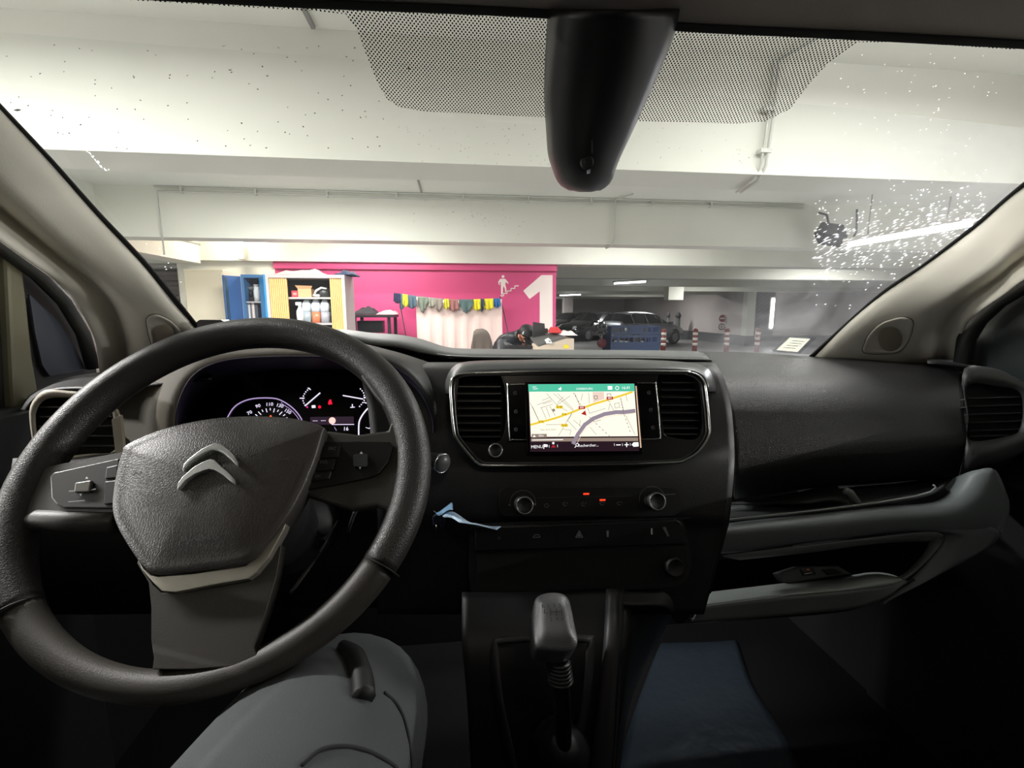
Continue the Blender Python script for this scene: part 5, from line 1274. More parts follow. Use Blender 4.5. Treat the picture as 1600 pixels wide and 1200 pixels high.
# ---- instrument binnacle
in1 = [(272, 720), (273, 660), (277, 632), (288, 604), (304, 583), (330, 568), (365, 560), (430, 556), (525, 556.5), (580, 560), (620, 574), (652, 600), (671, 635), (679, 665), (678, 730)]
mid1 = [(232, 720), (236, 650), (248, 612), (268, 580), (300, 558), (345, 545), (400, 540), (450, 538), (530, 540), (585, 548), (628, 562), (662, 590), (684, 628), (692, 665), (692, 730)]
out1 = [(180, 720), (182, 650), (196, 600), (225, 566), (290, 542), (350, 533), (400, 530), (450, 528), (538, 530), (585, 541), (640, 556), (690, 578), (702, 620), (704, 665), (704, 730)]
dp1 = [(292, 720), (293, 668), (298, 645), (312, 620), (335, 598), (365, 584), (400, 578), (440, 575), (525, 575), (568, 577), (605, 590), (634, 612), (652, 640), (660, 668), (660, 730)]
loft('binnacle_bezel', [pts(out1[:9], .80), [onY(x, y, .70) for x, y in mid1[:9]], pts(in1[:9], .675)], binnacle, D, 40, 12, .003)  # left half coloured tan for the warm light; same plastic as the right half
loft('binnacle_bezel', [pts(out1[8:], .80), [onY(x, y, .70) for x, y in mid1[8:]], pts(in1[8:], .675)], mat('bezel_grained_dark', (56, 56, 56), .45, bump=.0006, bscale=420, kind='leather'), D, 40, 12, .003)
loft('binnacle_hood', [pts(in1, .675), pts(in1, .69), pts(dp1, .79)], mat('hood_inside_glow', (46, 38, 60), .5), D, 60, 0, .003)  # purple in the base colour stands in for the gauge glow
tc_ = math.radians(22)
G = Plane(onY(480, 640, .785), (1, 0, 0), (0, math.sin(tc_), math.cos(tc_)))
gf = plate('gauge_panel', G, [(288, 740), (288, 575), (350, 560), (600, 560), (665, 580), (670, 740)], 0, .004, mat('gauge_black', (9, 8, 11), .25), D)
e_gw = emis('gauge_white', (240, 228, 255), 1.3); e_gv = emis('gauge_violet', (196, 170, 224), .9); e_gr = emis('gauge_red', (240, 30, 60), 1.2)
zg = lambda l: ZC(260, 540, 3.81, l)
d = Decal(G, .002)
lr = zg([(352, 520), (352, 460), (365, 425), (400, 370), (450, 335), (520, 315), (620, 312), (680, 325), (750, 370), (800, 430), (815, 480), (815, 520)])
d.line([tuple(p[:2]) for p in cr([V((x, y, 0)) for x, y in lr], 34)], 1.7, e_gv); 
d.line([(p.x-2.6*(1 if p.x > 440 else -.6), p.y+3) for p in cr([V((x, y, 0)) for x, y in lr[7:]], 14)], .8, e_gv)
rr = zg([(1265, 325), (1220, 355), (1180, 395), (1152, 440), (1145, 480), (1145, 560)])
d.line([tuple(p[:2]) for p in cr([V((x, y, 0)) for x, y in rr], 20)], 2.0, e_gw)
r2 = zg([(1265, 325), (1330, 300), (1400, 290), (1460, 296), (1495, 312), (1530, 360), (1552, 430), (1556, 500), (1540, 560), (1500, 610)])
d.line([tuple(p[:2]) for p in cr([V((x, y, 0)) for x, y in r2], 26)], 1.6, e_gv); d.line([(p.x-5, p.y+5) for p in cr([V((x, y, 0)) for x, y in r2[3:]], 20)], .9, e_gv)
d.line([(p.x+4, p.y-1) for p in cr([V((x, y, 0)) for x, y in r2[4:]], 20)], .7, e_gv)
for s_, x, y, ro in (('70', 495, 400, .9), ('90', 545, 360, .5), ('110', 613, 350, .05), ('130', 675, 358, -.45), ('150', 722, 392, -.9)):
    d.text(s_, *zg([(x, y)])[0], 7.6, e_gw, rot=ro*.6)
cxg, cyg = zg([(618, 470)])[0]
for k_ in range(11):
    an = math.radians(205+k_*13); r_ = 25.5; L_ = 5.5 if k_ % 2 == 0 else 3
    d.line([(cxg+math.cos(an)*r_*1.15, cyg+math.sin(an)*r_), (cxg+math.cos(an)*(r_-L_)*1.15, cyg+math.sin(an)*(r_-L_))], 1.1, e_gw)
d.disc(423, 650.5, 1.8, emis('gauge_orange', (255, 110, 60), 1))
fa = zg([(850, 255), (830, 275), (818, 295), (812, 315), (815, 335), (825, 355)])
for i, p in enumerate(cr([V((x, y, 0)) for x, y in fa], 9)): d.disc(p.x, p.y, 1.0, e_gw)
d.line(zg([(795, 313), (820, 313)]), 1.4, e_gw); d.line(zg([(842, 252), (858, 262)]), 1.2, e_gw)
d.line(zg([(826, 358), (914, 282)]), 1.8, e_gw)
ta2 = zg([(1155, 258), (1170, 275), (1176, 292), (1180, 310), (1178, 325), (1165, 345), (1150, 362)])
for i, p in enumerate(cr([V((x, y, 0)) for x, y in ta2], 9)): d.disc(p.x, p.y, 1.0, e_gw)
d.line(zg([(1175, 308), (1195, 308)]), 1.4, e_gw); d.line(zg([(1178, 338), (1190, 342)]), 1.4, e_gw)
d.line(zg([(1052, 297), (1170, 318)]), 1.6, e_gw)
d.disc(*zg([(838, 366)])[0], 1.3, emis('gauge_magenta', (250, 60, 160), 1.2)); d.poly(zg([(864, 356), (886, 354), (888, 370), (866, 372)]), e_gw); d.disc(*zg([(912, 365)])[0], 2.4, e_gr)
d.poly(zg([(970, 322), (980, 320), (984, 335), (988, 348), (965, 352), (962, 340)]), e_gr)
d.line(zg([(1096, 368), (1120, 366)]), 1.2, e_gw); d.line(zg([(1107, 350), (1107, 364)]), 1.4, e_gw)
d.poly(zg([(855, 425), (1115, 422), (1115, 468), (858, 472)]), emis('lcd_violet', (66, 50, 66), .6)); d.line(zg([(985, 470), (1116, 469)]), .9, e_gw, .0006)
d.text('---  ---', *zg([(910, 445)])[0], 8, e_gw, .0006); d.text('16', *zg([(1068, 496)])[0], 8.5, e_gw, .0006)
d.disc(*zg([(987, 447)])[0], 5.4, emis('warning_pink', (255, 190, 180), 1.5), .0008)
d.line(zg([(1000, 485), (1012, 505)]), .8, e_gv, .0006)
d.text('2', *zg([(1237, 400)])[0], 8.5, e_gw, rot=.4); d.text('1', *zg([(1198, 491)])[0], 8.5, e_gw, rot=1.2)
for x, y, x2, y2_ in ((1284, 380, 1292, 388), (1270, 398, 1275, 406), (1244, 412, 1256, 424), (1238, 432, 1246, 438), (1232, 450, 1240, 454), (1226, 468, 1236, 470), (1208, 491, 1232, 491)): d.line(zg([(x, y), (x2, y2_)]), 1.4, e_gw)
d.line(zg([(1225, 508), (1318, 492)]), 2.4, e_gw)
d.done('gauge_markings', gf, 'lit dials, needles and warning lamps')

# left side: end vent and dash corner, lower panels
vl = Plane(onY(110, 650, .66), (1, .1, 0), (0, math.sin(.15), math.cos(.15))); vl = Plane(vl.o, vl.x, vl.y-vl.x*vl.y.dot(vl.x))
lo_ = [(46, 655), (46, 640), (50, 628), (62, 614), (76, 608), (100, 610), (140, 616), (185, 640), (190, 680), (192, 704), (150, 712), (80, 722), (56, 708), (49, 680)]
li_ = [(56, 655), (58, 640), (66, 628), (80, 622), (110, 622), (150, 625), (174, 640), (178, 680), (178, 706), (140, 709), (80, 713), (62, 700)]
z0 = lambda x, y: (x/5, 560+y/5)
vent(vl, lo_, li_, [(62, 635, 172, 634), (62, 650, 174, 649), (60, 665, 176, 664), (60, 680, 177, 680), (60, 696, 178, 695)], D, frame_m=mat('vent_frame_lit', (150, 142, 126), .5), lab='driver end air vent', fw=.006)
loft('left_top', [pts([(30, 640), (45, 618), (62, 608), (80, 598), (112, 588), (160, 581), (240, 570), (330, 556)], .95), pts([(40, 640), (48, 625), (66, 613), (90, 607), (130, 606), (180, 610), (240, 600), (330, 590)], .70)], dash_smooth, D, 24, 8, .004)
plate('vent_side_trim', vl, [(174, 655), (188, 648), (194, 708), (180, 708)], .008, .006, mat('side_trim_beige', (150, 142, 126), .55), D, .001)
loft('driver_lower_panel', [pts([(20, 716), (180, 712), (400, 720), (590, 735), (700, 745)], .70), pts([(10, 790), (180, 790), (400, 800), (590, 810), (700, 815)], .66), pts([(10, 900), (180, 900), (400, 905), (590, 905), (720, 905)], .66), pts([(0, 960), (180, 960), (400, 955), (590, 950), (730, 945)], .75)], matt_black, D, 30, 16, .005)
loft('knee_ridge_glint', [pts([(452, 925), (490, 872), (526, 815)], .60), pts([(455, 930), (496, 872), (528, 812)], .60)], mat('glint_grey', (84, 82, 80), .5), D, 8, 0, .003)  # grey strip coloured as a glint on the dark lower panel
loft('knee_ridge_glint', [pts([(541, 832), (546, 815), (552, 798)], .60), pts([(546, 832), (553, 812), (560, 797)], .60)], mat('glint_dark', (60, 62, 62), .5), D, 8, 0, .003)  # second, dimmer painted glint
# small black box on the dash left of the wheel top
bp = [onY(x, y, .93) for x, y in ((306, 512), (306, 503), (311, 499.5), (345, 500), (352, 503), (352, 512))]
t = thing('toll_badge', bp[0].lerp(bp[-1], .5), 'small black rounded box at the windscreen foot left of the steering wheel', 'badge')
bevel(MB().prism(bp, (0, -1, 0), .03).build('case', gloss_black, t), .002)
MB().box(bp[0]+V((.005, .03, -.012)), bp[-1]+V((-.005, .045, .0))).build('mount', matt_black, t)

# ---- passenger lower dash: tray, slate arm, glovebox
z3 = lambda l: ZC(1080, 700, 3.077, l)
slate = dash_grey
tray_top = z3([(40, 285), (165, 265), (500, 222), (760, 185), (1000, 165), (1265, 130)])
loft('tray_floor', [[onY(x, y, .84) for x, y in tray_top], [onY(x, y, .66) for x, y in z3([(40, 300), (180, 345), (600, 300), (900, 262), (1120, 225), (1200, 185)])]], mat('tray_dark', (62, 66, 68), .55), D, 30, 6, .004)
MB().tube([onY(x, y, .655) for x, y in z3([(180, 346), (600, 300), (900, 262), (1080, 232), (1150, 212), (1178, 190), (1165, 178)])], .0016, 8).build('tray_lip', mat('lip_grey', (150, 156, 156), .4), D, True)
MB().tube([onY(x, y, .67) for x, y in z3([(740, 205), (765, 215), (782, 240), (800, 262)])], .006, 8).build('tray_divider', mat('divider_grey', (120, 122, 122), .45), D, True)
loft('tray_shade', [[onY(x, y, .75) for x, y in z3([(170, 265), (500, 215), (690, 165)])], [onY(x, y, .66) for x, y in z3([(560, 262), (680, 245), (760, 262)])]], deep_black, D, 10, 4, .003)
a0_ = z3([(0, 392), (180, 352), (600, 310), (900, 278), (1130, 262), (1210, 232), (1262, 175), (1275, 138)])
a1_ = z3([(0, 402), (180, 372), (600, 328), (900, 296), (1150, 275), (1240, 250), (1300, 190), (1350, 110)])
a2_ = z3([(0, 425), (180, 410), (600, 375), (900, 345), (1150, 330), (1280, 310), (1380, 240), (1450, 100)])
a3_ = z3([(0, 460), (180, 470), (600, 440), (900, 405), (1100, 392), (1300, 390), (1440, 330), (1490, 150)])
a4_ = z3([(0, 480), (150, 508), (600, 452), (900, 415), (1110, 400), (1300, 430), (1480, 400), (1530, 260)])
loft('slate_arm', [[onY(x, y, Y) for x, y in c_] for c_, Y in ((a0_, .67), (a1_, .645), (a2_, .63), (a3_, .635), (a4_, .645))], slate, D, 50, 20, .005)
c0_ = z3([(1110, 400), (1190, 402), (1217, 420), (1205, 470), (1130, 560), (1040, 640), (900, 735)])
c1_ = z3([(1200, 395), (1300, 420), (1320, 450), (1290, 510), (1220, 580), (1110, 650), (930, 740)])
c2_ = z3([(1400, 360), (1480, 400), (1475, 440), (1420, 490), (1290, 560), (1130, 640), (940, 742)])
loft('slate_end', [[onY(x, y, Y) for x, y in c_] for c_, Y in ((c0_, .645), (c1_, .635), (c2_, .64))], slate, D, 30, 8, .005)
loft('slate_end_side', [[onY(x, y, Y) for x, y in c_] for c_, Y in ((z3([(1450, 100), (1490, 160), (1530, 260), (1520, 350), (1480, 410)]), .64), (z3([(1300, 430), (1350, 440), (1400, 440), (1430, 430), (1470, 415)]), .645))], slate, D, 14, 4, .004)
# glovebox frame
g_out = z3([(150, 515), (600, 460), (1100, 404), (1190, 405), (1213, 425), (1200, 470), (1130, 550), (1020, 640), (900, 690)])
g_in = z3([(230, 530), (600, 490), (900, 450), (1140, 442), (1155, 452), (1135, 500), (1085, 560), (1020, 618), (900, 655)])
loft('glovebox_frame', [[onY(x, y, .638) for x, y in g_out], [onY(x, y, .652) for x, y in g_in], [onY(x, y, .70) for x, y in g_in]], mat('frame_slate', (100, 104, 104), .45), D, 40, 0, .003)
gi = z3([(130, 540), (600, 485), (900, 445), (1160, 438), (1150, 500), (1080, 575), (1010, 630), (900, 640), (100, 700)])
MB().flat([onY(x, y, .80) for x, y in [( (x-1300)*1.02+1300, (y-880)*1.05+880) for x, y in gi]]).build('glovebox_cavity', deep_black, D)
l0 = z3([(100, 690), (400, 655), (760, 612), (850, 598), (930, 600), (1010, 622)])
l1 = z3([(50, 752), (400, 705), (740, 672), (850, 650), (930, 640), (1010, 632)])
l2 = z3([(40, 762), (400, 716), (740, 684), (880, 670), (960, 660), (1030, 640)])
l3 = z3([(0, 832), (300, 812), (750, 772), (880, 735), (960, 700), (1040, 650)])
loft('glovebox_lip', [[onY(x, y, Y) for x, y in c_] for c_, Y in ((l0, .70), (l1, .615), (l2, .612))], mat('lip_slate', (150, 158, 156), .42), D, 30, 0, .004)
loft('glovebox_lower', [[onY(x, y, Y) for x, y in c_] for c_, Y in ((l2, .612), (l3, .606))], mat('lower_slate', (84, 88, 88), .5), D, 30, 6, .004)
loft('under_side', [[onY(x, y, Y) for x, y in c_] for c_, Y in ((l3, .606), ([(1080, 975), (1180, 968), (1324, 955), (1390, 930), (1440, 905), (1500, 880)], .95))], matt_black, D, 20, 0, .004)
# passenger airbag switch block in the glovebox
sp_ = Plane(onY(1270, 893, .70), (1, 0, 0), (0, .5, .86))
sk = plate('airbag_switch_block', sp_, z3([(420, 602), (520, 570), (710, 568), (775, 605), (600, 632), (470, 652), (445, 640)]), 0, .02, mat('block_grey', (58, 62, 62), .45), D, .002)
plate('switch_button', sp_, z3([(524, 582), (588, 580), (602, 610), (540, 614)]), .002, .003, gloss_black, sk, .0008)
d = Decal(sp_, .0026); cx_, cy_ = z3([(562, 593)])[0]; d.arc(cx_, cy_, 4, .8, 180, 340, mat('print_orange', (226, 140, 110), .5)); d.line([(cx_-5, cy_+4), (cx_+5, cy_+2)], 1, icon_bright); d.disc(cx_, cy_-2, 1.4, MATS['print_orange']); d.done('switch_symbol', sk)
plate('key_switch', sp_, z3([(630, 585), (690, 580), (730, 600), (660, 612)]), .003, .004, matt_black, sk, .001)

# stalk
sA = onY(636, 712, .62); sB = onY(686, 722, .60)
t = thing('control_stalk', sB, 'short black control stalk with a silver end right of the steering wheel', 'stalk')
MB().tube([onY(600, 712, .66), sA, sB], [.008, .009, .0115], 14).build('stem', mat('stalk_black', (30, 30, 30), .35), t, True)
ax_ = (sB-sA).normalized(); ax_ = (ax_+V((.1, -.7, .0))).normalized()
cpb = MB().lathe(onY(692, 724, .597), ax_, [(.0125, -.004), (.0125, 0), (.010, .003), (.005, .005), (.001, .0055)], 24).build('end_cap', mat('cap_grey', (92, 94, 94), .35), t, True)
MB().tube([onY(692, 724, .597)+(ax_.orthogonal().normalized()*math.cos(q_)+ax_.cross(ax_.orthogonal().normalized())*math.sin(q_))*.0125 for q_ in [2*PI*i/24 for i in range(24)]], .0009, 6, closed=True).build('chrome_ring', chrome, cpb, True)

# key with blue tag
kb = onY(684, 812, .60)
t = thing('ignition_key', kb, 'ignition key with a light blue paper ribbon tag hanging beside the steering wheel', 'key')
zk = lambda l: ZC(630, 700, 7.273, l)
def ribbon(name, up_l, lo_l, m_, par, Y=.562):
    a_ = [onY(x, y, Y+.022+.01*math.sin(i*1.1)) for i, (x, y) in enumerate(zk(up_l))]; b_ = [onY(x, y, Y+.01*math.sin(i*1.1)+.004) for i, (x, y) in enumerate(zk(lo_l))]
    return loft(name, [a_, b_], m_, par, 26, 0, .0006)
tag_m = mat('tag_light_blue', (205, 232, 255), .5)
ribbon('ribbon', [(450, 775), (490, 735), (560, 728), (620, 755), (700, 815), (770, 852), (830, 858), (980, 890), (1110, 895)], [(450, 785), (520, 790), (570, 805), (620, 838), (660, 852), (770, 866), (860, 880), (980, 912), (1065, 932)], tag_m, t)
ribbon('ribbon_fold', [(370, 740), (420, 715), (480, 670), (550, 620), (565, 660)], [(400, 765), (440, 750), (490, 715), (530, 700), (565, 700)], mat('tag_mid_blue', (130, 170, 206), .5), t, .572)
plate('key_head', Plane(kb, RT, UP), zk([(325, 800), (340, 770), (400, 745), (480, 790), (475, 830), (455, 920), (420, 915), (400, 870), (340, 900)]), 0, .008, mat('key_navy', (26, 32, 48), .4), t, .002)
MB().tube([onY(*p, .595) for p in zk([(375, 870), (370, 950)])], .001, 6).build('key_ring', chrome, t, True)
MB().tube([onY(*p, .595) for p in zk([(345, 710), (370, 740)])], .001, 6).build('key_blade', chrome, t, True)

# ================================================================== CENTRE CONSOLE, GEAR LEVER
t = thing('centre_console', V((.2, .55, .60)), 'dark centre console running down from the dashboard around the gear lever', 'console')
con = mat('console_black', (18, 18, 20), .5); con2 = mat('console_grey', (44, 43, 45), .5)
loft('console_front', [pts([(722, 925), (800, 925), (950, 918), (975, 918)], .575), pts([(722, 1000), (800, 1000), (945, 1000), (972, 1000)], .52), pts([(730, 1100), (800, 1100), (935, 1100), (965, 1100)], .49), pts([(738, 1240), (800, 1240), (918, 1240), (955, 1240)], .47)], con, t, 24, 24, .006)
loft('console_edge', [pts([(945, 918), (942, 1000), (933, 1100), (925, 1160), (912, 1240)], .0) if False else [onY(x, y, Y) for x, y, Y in ((947, 920, .57), (943, 1000, .515), (934, 1100, .485), (924, 1180, .47), (914, 1240, .465))],
     [onY(x, y, Y) for x, y, Y in ((962, 920, .565), (960, 1000, .51), (952, 1100, .48), (945, 1180, .465), (938, 1240, .46))],
     [onY(x, y, Y) for x, y, Y in ((976, 920, .59), (973, 1000, .53), (968, 1100, .50), (962, 1180, .485), (957, 1240, .48))]], con2, t, 24, 8, .004)
loft('console_side', [[onY(x, y, Y) for x, y, Y in ((976, 920, .59), (973, 1000, .53), (968, 1100, .50), (957, 1240, .48))], [onY(x, y, Y) for x, y, Y in ((1076, 920, .85), (1030, 1000, .85), (985, 1100, .85), (965, 1240, .75))]], con, t, 16, 6, .004)
loft('console_brace', [[onY(x, y, Y) for x, y, Y in ((960, 925, .575), (1040, 922, .60), (1085, 905, .615), (1122, 855, .625))], [onY(x, y, Y) for x, y, Y in ((976, 945, .56), (1040, 948, .58), (1062, 975, .60), (1095, 945, .61))]], con2, t, 20, 6, .004)
loft('boot_frame', [pts([(772, 1000), (790, 992), (915, 992), (926, 1010), (922, 1100), (905, 1190), (890, 1215)], .0) if False else [onY(x, y, Y) for x, y, Y in ((800, 1215, .462), (772, 1090, .48), (768, 1010, .505), (785, 994, .51), (915, 992, .51), (928, 1008, .505), (922, 1100, .48), (898, 1215, .462))],
     [onY(x, y, Y) for x, y, Y in ((808, 1215, .455), (782, 1090, .472), (778, 1016, .498), (790, 1003, .503), (910, 1001, .503), (919, 1014, .498), (913, 1100, .472), (890, 1215, .455))]], con2, t, 40, 0, .004)
t = thing('gear_lever', onY(868, 1150, .46), 'manual gear lever with a satin knob engraved with the shift pattern', 'gear lever')
kp = Plane(onY(868, 962, .40), (1, 0, 0), (0, .80, .60))
kout = [(835, 940), (843, 931), (860, 927), (878, 929), (888, 938), (893, 955), (898, 980), (902, 1000), (899, 1012), (884, 1018), (855, 1017), (838, 1012), (834, 990), (833, 960)]
kn_ = dome('knob', kp, closed2(kout, 4), mat('knob_satin', (72, 72, 74), .33, bump=.0003, bscale=900), t, .0, .010, .035, 8, 'satin grey knob', 3.2)
d = Decal(kp, .0108)
zz7 = lambda l: ZC(700, 900, 4, l)
for s_, x, y in (('R', 594, 190), ('1', 628, 188), ('3', 664, 186), ('5', 700, 185), ('2', 645, 272), ('4', 682, 270), ('6', 714, 268)):
    d.text(s_, *zz7([(x, y)])[0], 8, icon_dark)
d.line(zz7([(602, 210), (602, 232), (620, 232)]), 1, icon_dark); d.line(zz7([(640, 225), (712, 222)]), 1.1, icon_dark)
for x in (640, 676, 710): d.line(zz7([(x, 205), (x+3, 248)]), 1.1, icon_dark)
d.done('shift_pattern', kn_)
MB().tube([kp.hit(868, 1000, -.03), onY(870, 1040, .41), onY(878, 1090, .43), onY(882, 1180, .45)], [.014, .011, .009, .009], 14).build('shaft', mat('shaft_black', (22, 22, 24), .35), t, True)
col = MB()
for k_ in range(6):
    c_ = onY(875+1.2*k_*.2, 1036+k_*5.6, .405); col.lathe(c_, (0, .2, 1), [(.009+.0004*k_, -.0012), (.0108+.0004*k_, 0), (.009+.0004*k_, .0012)], 16)
col.build('ribbed_collar', mat('collar_satin', (50, 50, 52), .35), t, True)
MB().lathe(onY(880, 1172, .452), (0, -.7, .7), [(.034, -.015), (.026, 0), (.018, .008), (.013, .02)], 20).build('boot', mat('boot_vinyl', (30, 30, 32), .4), t, True)

# passenger floor cover
fc_ = mat('floor_cover_film', (38, 46, 54), .25, bump=.004, bscale=14)
x0f = onZ(1000, 1060, .604)
loft_pts = []
o = loft('floor_cover', [[onY(1036, 1001, 1.27), onZ(1030, 1010, .606), onZ(1010, 1060, .606), onZ(985, 1130, .606), onZ(955, 1230, .606)], [onY(1130, 996, 1.28), onZ(1130, 1006, .606), onZ(1120, 1060, .609), onZ(1110, 1130, .606), onZ(1100, 1230, .606)], [onY(1150, 995, 1.28), onZ(1152, 1005, .606), onZ(1175, 1070, .606), onZ(1225, 1150, .606), onZ(1262, 1230, .606)]], fc_, None, 24, 20, .002)
tag(o, 'shiny blue grey floor cover in the passenger footwell', 'floor cover')

# ================================================================== STEERING WHEEL
c3 = V((-0.23184754, 0.48756547, -0.16800776)) + CAM; th_, ps_ = 0.70399809, -0.04470237
u_ = V((math.cos(ps_), math.sin(ps_), 0)); f_2 = V((-math.sin(ps_), math.cos(ps_), 0)); w_2 = V((0, 0, 1))*math.cos(th_) + f_2*math.sin(th_)
SW = Plane(c3, u_, w_2)       # n points towards the driver
SWH = thing('steering_wheel', c3, 'black steering wheel with a silver double chevron badge', 'steering wheel')
def angle_of(x, y): a_, b_ = SW.uv(x, y); return math.atan2(b_, a_)
a_r = angle_of(610, 893); a_l = angle_of(12, 968)
def rim_arc(a0, a1, name, m_, n=72, rr=.0185, lab=None):
    A_s = [a0+(a1-a0)*i/n for i in range(n+1)]; lw = lambda a: max(0, -math.sin(a))**1.5
    P = [SW.at((.185-.008*lw(a))*math.cos(a), (.185-.008*lw(a))*math.sin(a)) for a in A_s]
    return MB().tube(P, [rr*(1-.28*lw(a)) for a in A_s], 20).build(name, m_, SWH, True, lab)
if a_l < a_r: a_l += 2*PI
rim_arc(a_r, a_l, 'rim_grip', leather, 110)
rim_arc(a_l, a_r+2*PI, 'lower_rim', spoke_m, 50, .0178, 'smooth lower part of the rim')
for an in (a_r, a_l):
    MB().tube([SW.at(.185*math.cos(an-.003), .185*math.sin(an-.003)), SW.at(.185*math.cos(an+.003), .185*math.sin(an+.003))], .0190, 20).build('rim_joint', deep_black, SWH, True)
# right spoke
rs = [(552, 558), (568, 555), (592, 576), (614, 610), (630, 640), (639, 680), (640, 720), (638, 760), (632, 800), (620, 840), (600, 880), (586, 902), (563, 904), (592, 860), (604, 820), (606, 795), (590, 790), (550, 796), (478, 774), (470, 760), (490, 720), (508, 672), (560, 678), (606, 672), (612, 656), (608, 644), (584, 616), (564, 588), (563, 574)]
o = MB().prism([SW.hit(x, y, .010) for x, y in rs], SW.n, .012).build('spoke', spoke_m, SWH); bevel(o, .0035, 3)
ls = [(20, 770), (40, 748), (60, 738), (80, 728), (120, 720), (192, 706), (200, 740), (190, 780), (184, 812), (120, 812), (48, 812), (26, 830), (16, 820)]
o = MB().prism([SW.hit(x, y, .010) for x, y in ls], SW.n, .016).build('spoke', spoke_m, SWH); bevel(o, .004, 3)
MB().tube([SW.hit(x, y, .004) for x, y in ((40, 815), (60, 812), (100, 814), (180, 816))], [.006, .010, .010, .010], 14).build('spoke_lip', spoke_m, SWH, True)
# button pods
rp2 = [(505, 690), (560, 689), (609, 690), (615, 697), (608, 720), (592, 740), (578, 746), (520, 758), (478, 765), (490, 720)]
pr2 = plate('button_pod', SW, rp2, .0135, .004, mat('pod_black', (16, 16, 17), .35), SWH, .001, 'right-hand button pod')
plate('thumb_roller', SW, rrect(552, 709, 574, 729, 3), .0175, .004, matt_black, pr2, .001)
for bx in ([(505, 696), (531, 696), (528, 714), (500, 716)], [(498, 718), (524, 717), (520, 734), (493, 736)], [(492, 738), (518, 736), (514, 748), (486, 752)]):
    plate('button', SW, bx, .0155, .003, mat('button_black', (20, 20, 21), .4), pr2, .0008)
d = Decal(SW, .0162); d.text('SRC', 519, 701, 7, icon_m); d.text('VOL', 506, 722, 7, icon_m); d.text('ESC', 497, 744, 6, icon_m)
d.poly([(562, 709), (567, 709), (564.5, 705)], icon_bright); d.poly([(560, 729), (565, 729), (562.5, 733)], icon_bright); d.done('button_print', pr2)
lp2 = [(78, 744), (84, 738), (100, 735), (186, 716), (186, 794), (100, 793), (88, 788), (80, 778)]
pl2 = plate('button_pod', SW, lp2, .0135, .004, mat('pod_grey', (40, 40, 38), .4), SWH, .001, 'left-hand button pod')
plate('thumb_roller', SW, [(117, 754), (143, 750), (139, 768), (115, 769)], .0175, .004, mat('roller_grey', (90, 88, 80), .35), pl2, .001)
plate('button', SW, [(166, 730), (184, 726), (182, 746), (164, 748)], .0155, .003, MATS['button_black'], pl2, .0008)
plate('button', SW, [(164, 752), (182, 750), (180, 786), (162, 788)], .0155, .003, MATS['button_black'], pl2, .0008)
d = Decal(SW, .0162); d.poly([(133, 748), (138, 748), (135.5, 744.5)], icon_bright); d.poly([(123.5, 771), (128.5, 771), (126, 775)], icon_bright); d.line([(107, 784), (132, 782)], 1.6, icon_m); d.line([(108, 767.5), (115, 767)], 2, icon_m); d.line([(141, 766), (149, 764)], 2, icon_m); d.done('button_print', pl2)
# airbag cover
ab = [(192, 709), (197, 697), (232, 680), (275, 666), (332, 655), (390, 651), (447, 653), (482, 659), (506, 668), (505, 677), (491, 723), (470, 772), (447, 812), (419, 847), (384, 880), (304, 892), (246, 897), (226, 887), (206, 861), (186, 827), (177, 798), (179, 764), (186, 726)]
ac = dome('airbag_cover', SW, closed2(ab, 4), airbag_m, SWH, .024, .012, .022, 12, 'grained airbag cover', 2.6)
c2p = [(210, 700), (400, 690), (480, 700), (470, 760), (420, 840), (380, 870), (250, 885), (215, 850), (195, 800)]
d = Decal(SW, .0352)
d.text('AIRBAG', 313, 840, 16, icon_dark, rot=.05)
d.done('airbag_word', ac); d = Decal(SW, .0352)
d.line([(208, 743), (212, 738), (217, 741), (222, 738)], 1.4, icon_dark); d.done('embossed_horn_mark', ac); d = Decal(SW, .0352); d.line([(436, 718), (452, 717)], 1.4, icon_dark); d.line([(451, 712), (451, 724)], 1.4, icon_dark)
d.done('embossed_horn_mark', ac)
zh = lambda l: ZC(160, 640, 3.478, l)
ch1 = [(432, 325), (440, 295), (480, 255), (540, 210), (580, 190), (615, 178), (640, 185), (680, 215), (710, 245), (726, 280), (726, 302), (700, 275), (660, 240), (625, 222), (600, 218), (560, 232), (510, 262), (470, 292), (435, 332)]
ch2 = [(405, 430), (412, 395), (440, 360), (490, 315), (540, 285), (585, 268), (605, 272), (640, 305), (675, 335), (705, 368), (712, 400), (690, 385), (650, 350), (610, 328), (580, 322), (550, 330), (500, 350), (450, 385), (412, 430)]
for chp in (ch1, ch2):
    o = MB().prism([SW.hit(x, y, .0405) for x, y in zh(chp)], SW.n, .006).build('chevron', bright_chrome, ac); bevel(o, .0016, 3)
# silver trim and lower spoke
tr_px = [(212, 868), (224, 888), (236, 899), (246, 901), (304, 896), (384, 884), (408, 862), (419, 850), (447, 816), (443, 828), (419, 872), (400, 895), (388, 904), (330, 914), (275, 925), (252, 923), (240, 911), (222, 890)]
o = MB().prism([SW.hit(x, y, .020) for x, y in tr_px], SW.n, .012).build('silver_trim', silver_satin, SWH); bevel(o, .0012, 2)
lsp = [(216, 872), (226, 893), (240, 915), (252, 926), (300, 924), (390, 908), (425, 868), (440, 850), (432, 900), (414, 960), (396, 1010), (404, 1030), (380, 1040), (300, 1046), (238, 1046), (240, 1028), (236, 1000), (236, 950), (232, 910), (214, 880)]
o = MB().prism([SW.hit(x, y, .012) for x, y in lsp], SW.n, .014).build('spoke', spoke_m, SWH); bevel(o, .004, 3)
MB().lathe(SW.at(0, -.01, -.06), SW.n, [(.045, -.10), (.055, -.02), (.062, .03), (.055, .055)], 28).build('hub_boss', matt_black, SWH, True)
t = thing('steering_column', SW.at(0, -.01, -.17), 'black shroud of the steering column behind the wheel', 'column')
